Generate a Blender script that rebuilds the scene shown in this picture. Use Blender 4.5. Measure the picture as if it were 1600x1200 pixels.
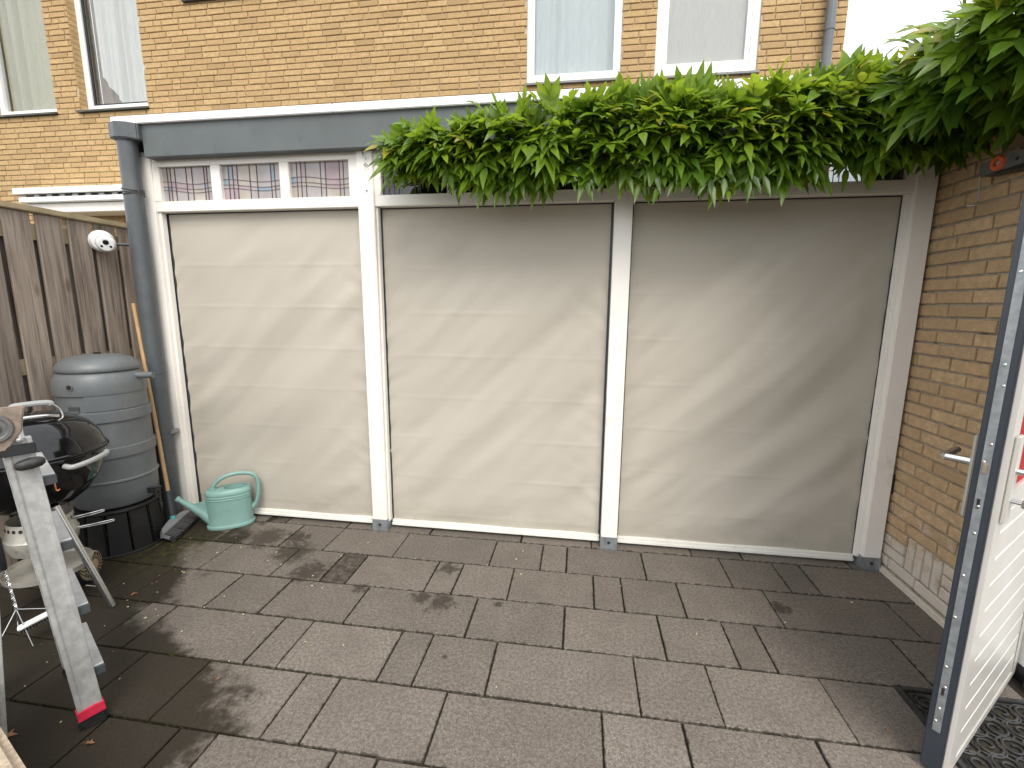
import bpy, bmesh, math, random
from mathutils import Vector, Matrix, Euler, noise as mnoise
R = math.radians
random.seed(7)
for o in list(bpy.data.objects): bpy.data.objects.remove(o)
S = bpy.context.scene
COL = S.collection

# ------------------------------------------------------------------ camera
CAM_LOC = Vector((1.0903, -2.7306, 1.5058))
CAM_ROT = Euler((R(80.351), R(-0.384), R(8.458)), 'XYZ')
FPX = 717.37
cd = bpy.data.cameras.new('camera'); cam = bpy.data.objects.new('camera', cd); COL.objects.link(cam)
cam.location = CAM_LOC; cam.rotation_euler = CAM_ROT
cd.sensor_fit = 'HORIZONTAL'; cd.sensor_width = 36; cd.lens = FPX / 1600 * 36
cd.clip_start = 0.05; cd.clip_end = 2000
S.camera = cam
S.cycles.max_bounces = 7; S.cycles.transparent_max_bounces = 8
# ------------------------------------------------------------------ sky, sun, exposure
SUN_AZ, SUN_EL = R(160), R(50)          # azimuth clockwise from +y (north): sun stands in front-right of the veranda
w = bpy.data.worlds.new('World'); S.world = w; w.use_nodes = True
nt = w.node_tree; nt.nodes.clear()
wo = nt.nodes.new('ShaderNodeOutputWorld'); bg = nt.nodes.new('ShaderNodeBackground')
sky = nt.nodes.new('ShaderNodeTexSky'); sky.sky_type = 'NISHITA'; sky.sun_disc = False
sky.sun_elevation = SUN_EL; sky.sun_rotation = SUN_AZ; sky.air_density = 1.2; sky.dust_density = 2.5
tc = nt.nodes.new('ShaderNodeTexCoord'); mp = nt.nodes.new('ShaderNodeMapping'); mp.inputs['Scale'].default_value = (1, 1, 2.2)
cn = nt.nodes.new('ShaderNodeTexNoise'); cn.inputs['Scale'].default_value = 2.6; cn.inputs['Detail'].default_value = 7; cn.inputs['Roughness'].default_value = .55
cr = nt.nodes.new('ShaderNodeValToRGB'); cr.color_ramp.elements[0].position = .30; cr.color_ramp.elements[1].position = .52
cr.color_ramp.elements[0].color = (.66, .66, .66, 1); cr.color_ramp.elements[1].color = (.97, .97, .97, 1)
mx = nt.nodes.new('ShaderNodeMix'); mx.data_type = 'RGBA'
mx.inputs[7].default_value = (9.3, 9.5, 9.75, 1)      # bright overcast cloud (times background strength 0.1)
nt.links.new(tc.outputs['Generated'], mp.inputs['Vector']); nt.links.new(mp.outputs[0], cn.inputs['Vector'])
nt.links.new(cn.outputs['Fac'], cr.inputs['Fac']); nt.links.new(cr.outputs['Color'], mx.inputs[0])
nt.links.new(sky.outputs[0], mx.inputs[6]); nt.links.new(mx.outputs[2], bg.inputs['Color'])
bg.inputs['Strength'].default_value = 0.1; nt.links.new(bg.outputs[0], wo.inputs['Surface'])
sl = bpy.data.lights.new('sun', 'SUN'); sl.energy = 1.15; sl.angle = R(30); sl.color = (1, .95, .87)
so = bpy.data.objects.new('sun', sl); COL.objects.link(so); so.location = (3, -4, 6)
sd = Vector((math.sin(SUN_AZ) * math.cos(SUN_EL), math.cos(SUN_AZ) * math.cos(SUN_EL), math.sin(SUN_EL)))
so.rotation_euler = sd.to_track_quat('Z', 'Y').to_euler()
S.view_settings.view_transform = 'Standard'; S.view_settings.look = 'None'
S.view_settings.exposure = 1.12; S.view_settings.gamma = 1

# ------------------------------------------------------------------ helpers
CR = CAM_ROT.to_matrix()
def project(p):
    q = CR.transposed() @ (Vector(p) - CAM_LOC)
    if q.z > -.05: return None
    return 800 + FPX * q.x / -q.z, 600 - FPX * q.y / -q.z

def tag(o, label=None, cat=None, group=None, kind=None):
    if label: o['label'] = label
    if cat: o['category'] = cat
    if group: o['group'] = group
    if kind: o['kind'] = kind
    return o
def thing(name, label, cat, loc=(0, 0, 0), rz=0, group=None):
    o = bpy.data.objects.new(name, None); COL.objects.link(o); o.empty_display_size = .1
    o.location = loc; o.rotation_euler = (0, 0, rz)
    return tag(o, label, cat, group)

class MB:
    def __init__(s): s.v = []; s.f = []; s.m = []; s.sm = []; s.t = []
    def add(s, vs, fs, m=0, smooth=False, t=0.):
        b = len(s.v); s.v += [tuple(v) for v in vs]
        for f in fs: s.f.append(tuple(b + i for i in f)); s.m.append(m); s.sm.append(smooth); s.t.append(t)
        return s
    def box(s, a, b, m=0, M=None):
        x0, y0, z0 = a; x1, y1, z1 = b
        vs = [Vector(p) for p in [(x0,y0,z0),(x1,y0,z0),(x1,y1,z0),(x0,y1,z0),(x0,y0,z1),(x1,y0,z1),(x1,y1,z1),(x0,y1,z1)]]
        if M is not None: vs = [M @ v for v in vs]
        return s.add(vs, [(0,3,2,1),(4,5,6,7),(0,1,5,4),(1,2,6,5),(2,3,7,6),(3,0,4,7)], m)
    def tube(s, path, r, n=10, m=0, caps=True, flat=None, smooth=True, closed=False):
        P = [Vector(p) for p in path]; k = len(P); rs = r if isinstance(r, (list, tuple)) else [r] * k
        vs = []; up = None
        for i in range(k):
            if closed: d = (P[(i + 1) % k] - P[i - 1]).normalized()
            else: d = (P[min(i + 1, k - 1)] - P[max(i - 1, 0)]).normalized()
            if up is None:
                up = Vector((0, 0, 1)) if abs(d.z) < .9 else Vector((1, 0, 0))
                if flat is not None: up = Vector(flat)
            u = (up - d * up.dot(d)).normalized(); up = u; v = d.cross(u)
            for j in range(n):
                a = 2 * math.pi * j / n; vs.append(P[i] + (u * math.cos(a) + v * math.sin(a)) * rs[i])
        fs = []
        for i in range(k if closed else k - 1):
            i2 = (i + 1) % k
            for j in range(n): fs.append((i*n + j, i*n + (j+1) % n, i2*n + (j+1) % n, i2*n + j))
        s.add(vs, fs, m, smooth)
        if caps and not closed:
            b = len(s.v) - len(vs)
            s.f.append(tuple(b + j for j in reversed(range(n)))); s.m.append(m); s.sm.append(False); s.t.append(0.)
            s.f.append(tuple(b + (k-1)*n + j for j in range(n))); s.m.append(m); s.sm.append(False); s.t.append(0.)
        return s
    def lathe(s, prof, n=32, m=0, M=None, smooth=True, sx=1, sy=1):
        vs = []; k = len(prof)
        for r, z in prof:
            for j in range(n):
                a = 2 * math.pi * j / n; vs.append(Vector((r * math.cos(a) * sx, r * math.sin(a) * sy, z)))
        if M is not None: vs = [M @ v for v in vs]
        fs = [(i*n + j, i*n + (j+1) % n, (i+1)*n + (j+1) % n, (i+1)*n + j) for i in range(k-1) for j in range(n)]
        if prof[0][0] > 1e-5: pass
        return s.add(vs, fs, m, smooth)
    def prism(s, poly, h0, h1, M=None, m=0):
        n = len(poly)
        vs = [Vector((x, y, h0)) for x, y in poly] + [Vector((x, y, h1)) for x, y in poly]
        if M is not None: vs = [M @ v for v in vs]
        return s.add(vs, [tuple(reversed(range(n))), tuple(range(n, 2*n))] + [(i, (i+1) % n, n + (i+1) % n, n + i) for i in range(n)], m)
    def mesh(s, name, mats, bevel=0, seg=2, merge=False):
        me = bpy.data.meshes.new(name); me.from_pydata(s.v, [], s.f)
        for mm in (mats if isinstance(mats, (list, tuple)) else [mats]): me.materials.append(mm)
        me.polygons.foreach_set('material_index', s.m); me.polygons.foreach_set('use_smooth', s.sm)
        if any(s.t):
            at = me.attributes.new('tint', 'FLOAT', 'FACE'); at.data.foreach_set('value', s.t)
        if bevel or merge:
            bm = bmesh.new(); bm.from_mesh(me)
            bmesh.ops.remove_doubles(bm, verts=bm.verts, dist=1e-5)
            bmesh.ops.recalc_face_normals(bm, faces=bm.faces)
            if bevel:
                es = [e for e in bm.edges if len(e.link_faces) == 2 and e.calc_face_angle(0) > .5]
                bmesh.ops.bevel(bm, geom=es, offset=bevel, segments=seg, affect='EDGES', clamp_overlap=True)
            bm.to_mesh(me); bm.free()
        if any(s.sm): me.set_sharp_from_angle(angle=R(34))
        me.update(); return me
    def build(s, name, mats, parent=None, bevel=0, seg=2, merge=False, loc=None, rot=None, kind=None):
        o = bpy.data.objects.new(name, s.mesh(name, mats, bevel, seg, merge)); COL.objects.link(o)
        if parent is not None: o.parent = parent
        if loc is not None: o.location = loc
        if rot is not None: o.rotation_euler = rot
        if kind: o['kind'] = kind
        return o

def inst(name, me, parent, loc, rot=(0, 0, 0), scale=(1, 1, 1)):
    o = bpy.data.objects.new(name, me); COL.objects.link(o); o.parent = parent
    o.location = loc; o.rotation_euler = rot; o.scale = scale
    return o
def frame_z(d, origin=(0, 0, 0)):
    """matrix whose z axis points along d"""
    q = Vector(d).normalized().to_track_quat('Z', 'Y')
    return Matrix.Translation(Vector(origin)) @ q.to_matrix().to_4x4()
def lerp(pts, x):
    if x <= pts[0][0]: return pts[0][1]
    for (a, b), (c, d) in zip(pts, pts[1:]):
        if x <= c: return b + (d - b) * (x - a) / (c - a)
    return pts[-1][1]
def catmull(P, k=6):
    P = [Vector(p) for p in P]; out = []
    for i in range(len(P) - 1):
        p0, p1, p2, p3 = P[max(i-1, 0)], P[i], P[i+1], P[min(i+2, len(P)-1)]
        for j in range(k):
            t = j / k
            out.append(.5 * ((2*p1) + (p2-p0)*t + (2*p0-5*p1+4*p2-p3)*t*t + (3*p1-p0-3*p2+p3)*t**3))
    out.append(P[-1]); return out

# ------------------------------------------------------------------ materials
class NB:
    def __init__(s, name):
        s.mat = bpy.data.materials.new(name); s.mat.use_nodes = True; s.nt = s.mat.node_tree
        s.p = s.nt.nodes['Principled BSDF']; s.out = s.nt.nodes['Material Output']
    def n(s, t, **k):
        x = s.nt.nodes.new(t)
        for a, b in k.items(): setattr(x, a, b)
        return x
    def l(s, a, b): s.nt.links.new(a, b)
    def noise(s, scale, detail=4, rough=.55, vec=None, dist=0):
        x = s.n('ShaderNodeTexNoise'); x.inputs['Scale'].default_value = scale; x.inputs['Detail'].default_value = detail
        x.inputs['Roughness'].default_value = rough; x.inputs['Distortion'].default_value = dist
        if vec is not None: s.l(vec, x.inputs['Vector'])
        return x.outputs['Fac']
    def pos(s): return s.n('ShaderNodeNewGeometry').outputs['Position']
    def obj(s): return s.n('ShaderNodeTexCoord').outputs['Object']
    def map(s, vec, scale=(1, 1, 1), rot=(0, 0, 0), loc=(0, 0, 0)):
        x = s.n('ShaderNodeMapping'); x.inputs['Scale'].default_value = scale; x.inputs['Rotation'].default_value = rot; x.inputs['Location'].default_value = loc
        s.l(vec, x.inputs['Vector']); return x.outputs[0]
    def ramp(s, fac, stops):
        x = s.n('ShaderNodeValToRGB'); e = x.color_ramp.elements
        while len(e) < len(stops): e.new(.5)
        for a, (p, c) in zip(e, stops):
            a.position = p; a.color = (c, c, c, 1) if not hasattr(c, '__len__') else (*c[:3], 1)
        s.l(fac, x.inputs['Fac']); return x.outputs['Color']
    def mix(s, fac, a, b, mode='MIX'):
        x = s.n('ShaderNodeMix'); x.data_type = 'RGBA'; x.blend_type = mode
        for v, i in ((fac, 0), (a, 6), (b, 7)):
            if hasattr(v, 'is_linked') or hasattr(v, 'links'): s.l(v, x.inputs[i])
            elif i == 0: x.inputs[0].default_value = v
            else: x.inputs[i].default_value = (*v[:3], 1) if hasattr(v, '__len__') else (v, v, v, 1)
        return x.outputs[2]
    def math(s, op, a, b=0., c=None):
        x = s.n('ShaderNodeMath'); x.operation = op
        for i, v in enumerate((a, b) if c is None else (a, b, c)):
            if hasattr(v, 'links'): s.l(v, x.inputs[i])
            else: x.inputs[i].default_value = v
        return x.outputs[0]
    def smooth(s, v, a, b):
        x = s.n('ShaderNodeMapRange'); x.interpolation_type = 'SMOOTHSTEP'
        s.l(v, x.inputs['Value']); x.inputs['From Min'].default_value = a; x.inputs['From Max'].default_value = b
        return x.outputs[0]
    def bump(s, h, strength=.3, dist=.002):
        x = s.n('ShaderNodeBump'); x.inputs['Strength'].default_value = strength; x.inputs['Distance'].default_value = dist
        s.l(h, x.inputs['Height']); s.l(x.outputs[0], s.p.inputs['Normal']); return x
    def set(s, color=None, rough=None, metal=None, **k):
        for v, nme in ((color, 'Base Color'), (rough, 'Roughness'), (metal, 'Metallic')):
            if v is None: continue
            if hasattr(v, 'links'): s.l(v, s.p.inputs[nme])
            else: s.p.inputs[nme].default_value = (*v[:3], 1) if hasattr(v, '__len__') else v
        for a, v in k.items(): s.p.inputs[a].default_value = v
        return s.mat

def simple(name, col, rough=.5, metal=0, var=.25, scale=6, bump=0, bscale=200, dirt=None, dscale=3, dlo=.55, dhi=.75, grime=0, smooth_metal=False, **k):
    b = NB(name); P = b.pos()
    n1 = b.noise(scale, 3, .6, P)
    lo = [c * (1 - var) for c in col]; hi = [min(1, c * (1 + var * .5)) for c in col]
    c = b.ramp(n1, [(.3, lo), (.7, hi)])
    if dirt is not None:
        n2 = b.noise(dscale, 5, .68, b.map(P, loc=(3.1, 7.7, 1.3)))
        c = b.mix(b.ramp(n2, [(dlo, 0.), (dhi, 1.)]), c, dirt)
    b.set(c, rough, metal, **k)
    if metal and not smooth_metal:
        n3 = b.noise(scale * 9, 2, .6, P); r = b.ramp(n3, [(.3, max(.02, rough - .12)), (.75, min(1, rough + .15))]); b.l(r, b.p.inputs['Roughness'])
    if bump: b.bump(b.noise(bscale, 3, .6, P), bump, .002)
    return b.mat

M = {}
M['white'] = simple('white_paint', (.86, .82, .76), .45, var=.05, scale=2.2, dirt=(.40, .33, .24), dscale=4.5, dlo=.62, dhi=.95, bump=.10, bscale=160)
M['white_clean'] = simple('white_frame_paint', (.84, .84, .82), .35, var=.04)
M['bar'] = simple('white_bar_paint', (.80, .78, .72), .3, var=.08, dirt=(.45, .42, .36), dlo=.62, dhi=.9)
M['fascia'] = simple('grey_fascia_paint', (.098, .112, .112), .5, var=.14, scale=4, dirt=(.06, .07, .07), dscale=9, dlo=.58, dhi=.8, bump=.08, bscale=140)
M['trim'] = simple('pale_roof_trim', (.85, .84, .83), .45, var=.05, dirt=(.45, .40, .40), dscale=2.5, dlo=.62, dhi=.85)
M['zinc'] = simple('galvanised_steel', (.30, .32, .33), .5, .55, var=.3, scale=30)
M['pvc'] = simple('grey_pvc', (.122, .133, .138), .42, var=.14, scale=5, dirt=(.16, .162, .155), dscale=6, dlo=.5, dhi=.8)
M['pipe_grey'] = simple('downpipe_grey', (.078, .088, .094), .42, var=.14, scale=5, dirt=(.11, .113, .11), dscale=6, dlo=.5, dhi=.8)
M['pvc_dark'] = simple('dark_grey_pvc', (.05, .055, .06), .5, var=.2)
M['broomhead'] = simple('broom_grey_plastic', (.22, .225, .235), .45, var=.15)
M['black'] = simple('black_plastic', (.018, .018, .02), .45, var=.3, scale=14)
M['blackrub'] = simple('black_rubber', (.016, .016, .016), .55, var=.4, scale=18, dirt=(.06, .055, .045), dscale=18, dlo=.5, dhi=.8)
M['stand'] = simple('black_stand_plastic', (.006, .0055, .005), .6, var=.35, scale=9, dirt=(.022, .02, .015), dscale=6)
M['enamel'] = simple('black_enamel', (.006, .006, .007), .08, var=.2)
M['alu'] = simple('aluminium', (.50, .50, .49), .42, .5, var=.14, scale=22, dirt=(.34, .33, .31), dscale=14, dlo=.5, dhi=.8)
M['alu_worn'] = simple('scuffed_aluminium', (.44, .44, .425), .5, .3, var=.2, scale=34, dirt=(.28, .275, .26), dscale=11, dlo=.45, dhi=.75, bump=.25, bscale=90)
M['plate'] = simple('beige_door_plate', (.33, .305, .265), .5, var=.08)
M['chrome'] = simple('satin_steel', (.62, .62, .61), .27, 1, var=.08, smooth_metal=True)
M['greyplastic'] = simple('light_grey_plastic', (.30, .305, .295), .4, var=.1)
M['ashpan'] = simple('aluminium_ash_catcher', (.48, .46, .41), .45, .4, var=.2, dirt=(.2, .15, .1), dscale=12)
M['rust'] = simple('rusty_plate', (.30, .235, .185), .65, .2, var=.35, scale=25, dirt=(.5, .46, .4), dscale=16)
M['slot'] = simple('tan_plastic', (.40, .30, .19), .55, var=.25, scale=15)
M['copper'] = simple('copper_wire', (.60, .24, .10), .35, .8, var=.2)
M['wood_handle'] = simple('pale_wood_handle', (.46, .29, .14), .55, var=.2, scale=12)
M['tape'] = simple('red_tape', (.62, .03, .07), .38, var=.25, scale=25)
M['turq'] = simple('turquoise_plastic', (.10, .42, .42), .4, var=.1)
M['can'] = simple('mint_green_plastic', (.195, .335, .30), .42, var=.10, scale=5, bump=.1, bscale=260, dirt=(.19, .30, .26), dscale=7, dlo=.55, dhi=.85)
M['bristle'] = simple('dark_bristle', (.045, .043, .04), .7, var=.8, scale=160)
M['orange'] = simple('orange_plastic_ring', (.55, .10, .03), .5, var=.15)
M['bracket'] = simple('weathered_grey_steel', (.17, .165, .155), .55, .35, var=.3, scale=18, dirt=(.05, .045, .04), dscale=12)
M['sill'] = simple('dark_glazed_sill', (.035, .042, .03), .3, var=.4, scale=9, dirt=(.14, .16, .07), dscale=8)
M['sill_grey'] = simple('grey_sill', (.20, .205, .205), .4, var=.15)
M['anthracite'] = simple('anthracite_paint', (.032, .040, .051), .38, var=.15, scale=8)
M['doorwhite'] = simple('door_white_paint', (.55, .525, .48), .25, var=.06)
M['lead'] = simple('lead_came', (.085, .055, .065), .5, .3, var=.1)
M['dark_in'] = simple('dark_interior', (.05, .048, .045), .9)
M['petal'] = simple('dry_petal', (.55, .48, .30), .7, var=.3, scale=40)
M['drybrown'] = simple('dry_brown_leaf', (.28, .13, .055), .7, var=.3, scale=40)
M['concrete'] = simple('sandy_concrete', (.40, .32, .23), .85, var=.35, scale=60, bump=.5, bscale=150, dirt=(.16, .13, .10), dscale=22, dlo=.5, dhi=.8)
M['stem'] = simple('woody_stem', (.085, .06, .038), .85, var=.4, scale=30, bump=.4, bscale=90)
M['tendril'] = simple('dry_tendril', (.40, .33, .2), .8, var=.2)
M['tarp'] = simple('roofing_felt', (.05, .05, .05), .85, var=.3)
M['cable'] = simple('dark_cable', (.06, .06, .06), .5)

def wood_mat():
    b = NB('weathered_board'); oi = b.n('ShaderNodeObjectInfo'); P = b.pos()
    comb = b.n('ShaderNodeCombineXYZ'); b.l(b.math('MULTIPLY', oi.outputs['Random'], 37.), comb.inputs[0]); b.l(b.math('MULTIPLY', oi.outputs['Random'], 11.), comb.inputs[2])
    va = b.n('ShaderNodeVectorMath'); va.operation = 'ADD'; b.l(P, va.inputs[0]); b.l(comb.outputs[0], va.inputs[1]); V = va.outputs[0]
    g = b.noise(1., 4, .65, b.map(V, (60, 60, 1.8)), .8); g2 = b.noise(1., 3, .6, b.map(V, (11, 11, .8)), 2.)
    kn = b.n('ShaderNodeTexVoronoi'); kn.inputs['Scale'].default_value = 1; b.l(b.map(V, (7.5, 7.5, 2.6)), kn.inputs['Vector'])
    kd = b.smooth(kn.outputs['Distance'], .16, .05)
    c = b.mix(b.ramp(g, [(.38, 0.), (.62, 1.)]), (.085, .062, .048), (.235, .188, .152))
    c = b.mix(b.math('MULTIPLY', b.ramp(g2, [(.35, 0.), (.7, 1.)]), .55), c, (.335, .285, .23))
    c = b.mix(b.math('MULTIPLY', kd, .75), c, (.10, .062, .038))
    br = b.n('ShaderNodeHueSaturation'); b.l(c, br.inputs['Color']); b.l(b.math('MULTIPLY_ADD', oi.outputs['Random'], .55, .75), br.inputs['Value'])
    b.set(br.outputs[0], .8); b.bump(b.math('ADD', g, b.math('MULTIPLY', kd, .8)), .5, .0025); return b.mat
M['board'] = wood_mat()
M['cap'] = simple('treated_cap_rail', (.34, .27, .16), .75, var=.25, scale=9, dirt=(.2, .2, .1), dscale=7)

def brick_mat(name, c1, c2, c3, attr, eff=0.):
    b = NB(name); P = b.pos()
    if attr: a = b.n('ShaderNodeAttribute'); a.attribute_name = 'tint'; rnd = a.outputs['Fac']
    else: rnd = b.n('ShaderNodeObjectInfo').outputs['Random']
    c = b.ramp(rnd, [(0, c1), (.45, c2), (.8, c3), (1, [x * .82 for x in c1])])
    n1 = b.noise(28, 3, .65, P); c = b.mix(b.ramp(n1, [(.35, .75), (.7, 0.)]), c, [x * .68 for x in c2])
    n2 = b.noise(90, 2, .7, P); c = b.mix(b.ramp(n2, [(.62, 0.), (.75, .5)]), c, [min(1, x * 1.5) for x in c3])
    if eff:
        n3 = b.noise(14, 6, .7, P); sp = b.n('ShaderNodeSeparateXYZ'); b.l(P, sp.inputs[0])
        lo = b.math('MULTIPLY_ADD', sp.outputs['Z'], -1.1, .66)        # salt bloom rises from the paving
        f = b.smooth(b.math('ADD', b.math('MULTIPLY', n3, .9), lo), .62, .98)
        c = b.mix(b.math('MULTIPLY', f, eff), c, (.60, .54, .47))
    b.set(c, .88); b.bump(b.math('ADD', n2, b.math('MULTIPLY', n1, 1.5)), .55, .003); return b.mat
HB = ((.44, .285, .130), (.51, .340, .158), (.56, .390, .190))
M['hb_o'] = brick_mat('yellow_brick', *HB, False); M['hb_a'] = brick_mat('yellow_brick_far', *HB, True)
GB = ((.45, .305, .165), (.53, .365, .200), (.58, .41, .24))
M['gb_o'] = brick_mat('tan_brick', *GB, False, .0); M['gb_salt'] = brick_mat('salt_stained_brick', *GB, False, .95)
M['mortar'] = simple('pale_mortar', (.50, .40, .27), .95, var=.25, scale=20, bump=.4, bscale=180)
M['mortar_g'] = simple('grey_mortar', (.36, .315, .25), .95, var=.3, scale=25, bump=.5, bscale=160, dirt=(.12, .10, .08), dscale=8)

def slab_mat():
    b = NB('concrete_slab'); P = b.pos(); oi = b.n('ShaderNodeObjectInfo')
    at = b.n('ShaderNodeAttribute'); at.attribute_type = 'OBJECT'; at.attribute_name = 'dirt'
    n1 = b.noise(5, 3, .6, P); n2 = b.noise(190, 1, .7, P); n3 = b.noise(75, 2, .7, P)
    c = b.mix(b.ramp(n1, [(.3, 0.), (.7, 1.)]), (.137, .116, .097), (.182, .156, .132))
    c = b.mix(b.ramp(n3, [(.38, .8), (.60, 0.)]), c, (.085, .068, .053))
    c = b.mix(b.ramp(n2, [(.61, 0.), (.74, .6)]), c, (.36, .315, .265))
    c = b.mix(b.ramp(n2, [(.28, .6), (.38, 0.)]), c, (.06, .05, .042))
    hs = b.n('ShaderNodeHueSaturation'); b.l(c, hs.inputs['Color']); b.l(b.math('MULTIPLY_ADD', oi.outputs['Random'], .32, .84), hs.inputs['Value']); c = hs.outputs[0]
    # damp, algae-dark ground in the corner by the barrel, grill and ladder
    sp = b.n('ShaderNodeSeparateXYZ'); b.l(P, sp.inputs[0]); X, Y = sp.outputs['X'], sp.outputs['Y']
    nd = b.noise(4.5, 5, .62, P); nd2 = b.noise(26, 3, .65, P)
    edge = b.n('ShaderNodeFloatCurve'); cv = edge.mapping.curves[0]
    pts = [(0., .86), (.25, .80), (.33, .66), (.45, .34), (.6, .22), (.75, .14), (1., .05)]
    while len(cv.points) < len(pts): cv.points.new(.5, .5)
    for p_, q_ in zip(cv.points, pts): p_.location = q_
    edge.mapping.update()
    # y from -2 (0) to .4 (1); x edge from -1.3 (0) to 0 (1)
    b.l(b.math('MULTIPLY_ADD', Y, 1 / 2.4, 2 / 2.4), edge.inputs['Value'])
    xe = b.math('MULTIPLY_ADD', edge.outputs[0], 1.3, -1.3)
    dd = b.math('SUBTRACT', b.math('ADD', xe, b.math('MULTIPLY_ADD', nd, .62, -.335)), b.math('SUBTRACT', X, b.math('MULTIPLY_ADD', oi.outputs['Random'], .44, -.22)))
    damp = b.smooth(b.math('ADD', dd, b.math('MULTIPLY_ADD', nd2, .14, -.07)), -.05, .12)
    spots = [(.42, -.66, .09), (.31, -.64, .06), (-.40, -.52, .13), (.37, -.36, .07), (-.62, -.34, .15), (-.70, -.17, .10), (2.14, -.44, .06), (-.9, -.2, .16), (.55, -1.02, .02), (.72, -.64, .03), (-.04, -.62, .05)]
    for (sx, sy, sr) in spots:
        vd = b.n('ShaderNodeVectorMath'); vd.operation = 'DISTANCE'; b.l(P, vd.inputs[0]); vd.inputs[1].default_value = (sx, sy, 0)
        m = b.smooth(b.math('ADD', vd.outputs['Value'], b.math('MULTIPLY_ADD', nd2, .30 * min(1, sr / .1), -.15 * min(1, sr / .1))), sr * 1.1, sr * .35)
        damp = b.math('MAXIMUM', damp, b.math('MULTIPLY', m, .75))
    damp = b.math('MAXIMUM', damp, b.math('MULTIPLY', at.outputs['Fac'], b.ramp(nd2, [(.30, .35), (.62, 1.)])))
    c = b.mix(b.math('MULTIPLY', damp, .90), c, (.020, .016, .0105))
    b.l(b.math('MULTIPLY_ADD', damp, -.36, .5), b.p.inputs['Specular IOR Level'])
    # green algae film near the barrel
    vd = b.n('ShaderNodeVectorMath'); vd.operation = 'DISTANCE'; b.l(P, vd.inputs[0]); vd.inputs[1].default_value = (-1.42, -.42, 0)
    gm = b.math('MULTIPLY', b.smooth(vd.outputs['Value'], .42, .05), b.ramp(nd2, [(.42, 0.), (.66, 1.)]))
    c = b.mix(b.math('MULTIPLY', gm, .55), c, (.085, .080, .018))
    # dirt held along the slab edges by the joints
    oc = b.n('ShaderNodeSeparateXYZ'); b.l(b.obj(), oc.inputs[0]); ed = []
    for ax, key in (('X', 'half_width'), ('Y', 'half_depth')):
        aa = b.n('ShaderNodeAttribute'); aa.attribute_type = 'OBJECT'; aa.attribute_name = key
        ed.append(b.math('SUBTRACT', aa.outputs['Fac'], b.math('ABSOLUTE', oc.outputs[ax])))
    e_ = b.math('ADD', b.math('MINIMUM', *ed), b.math('MULTIPLY_ADD', b.noise(38, 3, .7, P), .034, -.0145))
    em = b.smooth(e_, .0065, .0005)
    c = b.mix(b.math('MULTIPLY', em, .82), c, (.026, .021, .012))
    b.set(c, b.ramp(n3, [(.3, .72), (.7, .9)]))
    b.bump(b.math('ADD', n2, b.math('MULTIPLY', n3, .8)), .45, .0022); return b.mat
M['slab'] = slab_mat()
M['soil'] = simple('dark_joint_soil', (.028, .022, .014), .95, var=.4, scale=30, dirt=(.04, .045, .012), dscale=14)
M['earth'] = simple('earth', (.09, .075, .055), .95, var=.3)

def fabric_mat():
    b = NB('beige_screen_fabric'); P = b.pos()
    wv = b.n('ShaderNodeTexWave'); wv.wave_type = 'BANDS'; wv.bands_direction = 'Z'; wv.inputs['Scale'].default_value = 70; wv.inputs['Distortion'].default_value = .3; b.l(P, wv.inputs['Vector'])
    n1 = b.noise(1.3, 5, .6, P); n2 = b.noise(500, 2, .6, b.map(P, (.35, 1, 1)))
    c = b.mix(b.ramp(n1, [(.3, 0.), (.7, 1.)]), (.450, .408, .342), (.497, .452, .382))
    c = b.mix(b.math('MULTIPLY', b.ramp(n2, [(.35, 0.), (.65, 1.)]), .35), c, (.40, .375, .315))
    sp = b.n('ShaderNodeSeparateXYZ'); b.l(P, sp.inputs[0])
    nn = b.noise(9, 6, .7, b.map(P, (.5, 1, 1)))
    f = b.smooth(b.math('ADD', sp.outputs['Z'], b.math('MULTIPLY_ADD', nn, .5, -.25)), .22, .0)   # splash dirt low down
    c = b.mix(b.math('MULTIPLY', f, .35), c, (.27, .24, .18))
    b.set(c, .78); b.p.inputs['Sheen Weight'].default_value = .15
    b.bump(b.math('ADD', wv.outputs['Fac'], b.math('MULTIPLY', n2, 1.2)), .18, .0015); return b.mat
M['fabric'] = fabric_mat()

def glass_mat(name, tint=(1, 1, 1), refl=.08, rough=.02):
    b = NB(name); b.nt.nodes.remove(b.p)
    tr = b.n('ShaderNodeBsdfTransparent'); tr.inputs[0].default_value = (*tint, 1)
    gl = b.n('ShaderNodeBsdfGlossy'); gl.inputs['Roughness'].default_value = rough
    fr = b.n('ShaderNodeLayerWeight'); fr.inputs['Blend'].default_value = .5
    f5 = b.math('POWER', fr.outputs['Facing'], 4.)
    m = b.n('ShaderNodeMixShader'); b.l(b.math('MULTIPLY_ADD', f5, .5, refl), m.inputs[0])
    b.l(tr.outputs[0], m.inputs[1]); b.l(gl.outputs[0], m.inputs[2]); b.l(m.outputs[0], b.out.inputs['Surface']); return b.mat
M['glass'] = glass_mat('window_glass', (.95, .96, .95), .07)
M['glass_dark'] = glass_mat('transom_glass', (.55, .56, .56), .06, .03)
def stained(name, col):
    return simple(name, col, .18, var=.22, scale=7)
M['st_grey'] = stained('pale_grey_glass_film', (.365, .335, .325)); M['st_pink'] = stained('pink_glass_film', (.36, .275, .29))
M['st_blue'] = stained('blue_glass_film', (.24, .30, .36)); M['st_cream'] = stained('cream_glass_film', (.40, .355, .31))
M['red_glass'] = simple('red_glass', (.42, .02, .022), .55, var=.35, scale=4, **{'Specular IOR Level': .12})
M['dark_pane'] = simple('dark_door_glass', (.012, .016, .012), .5, var=.4, **{'Specular IOR Level': .2})

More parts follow.
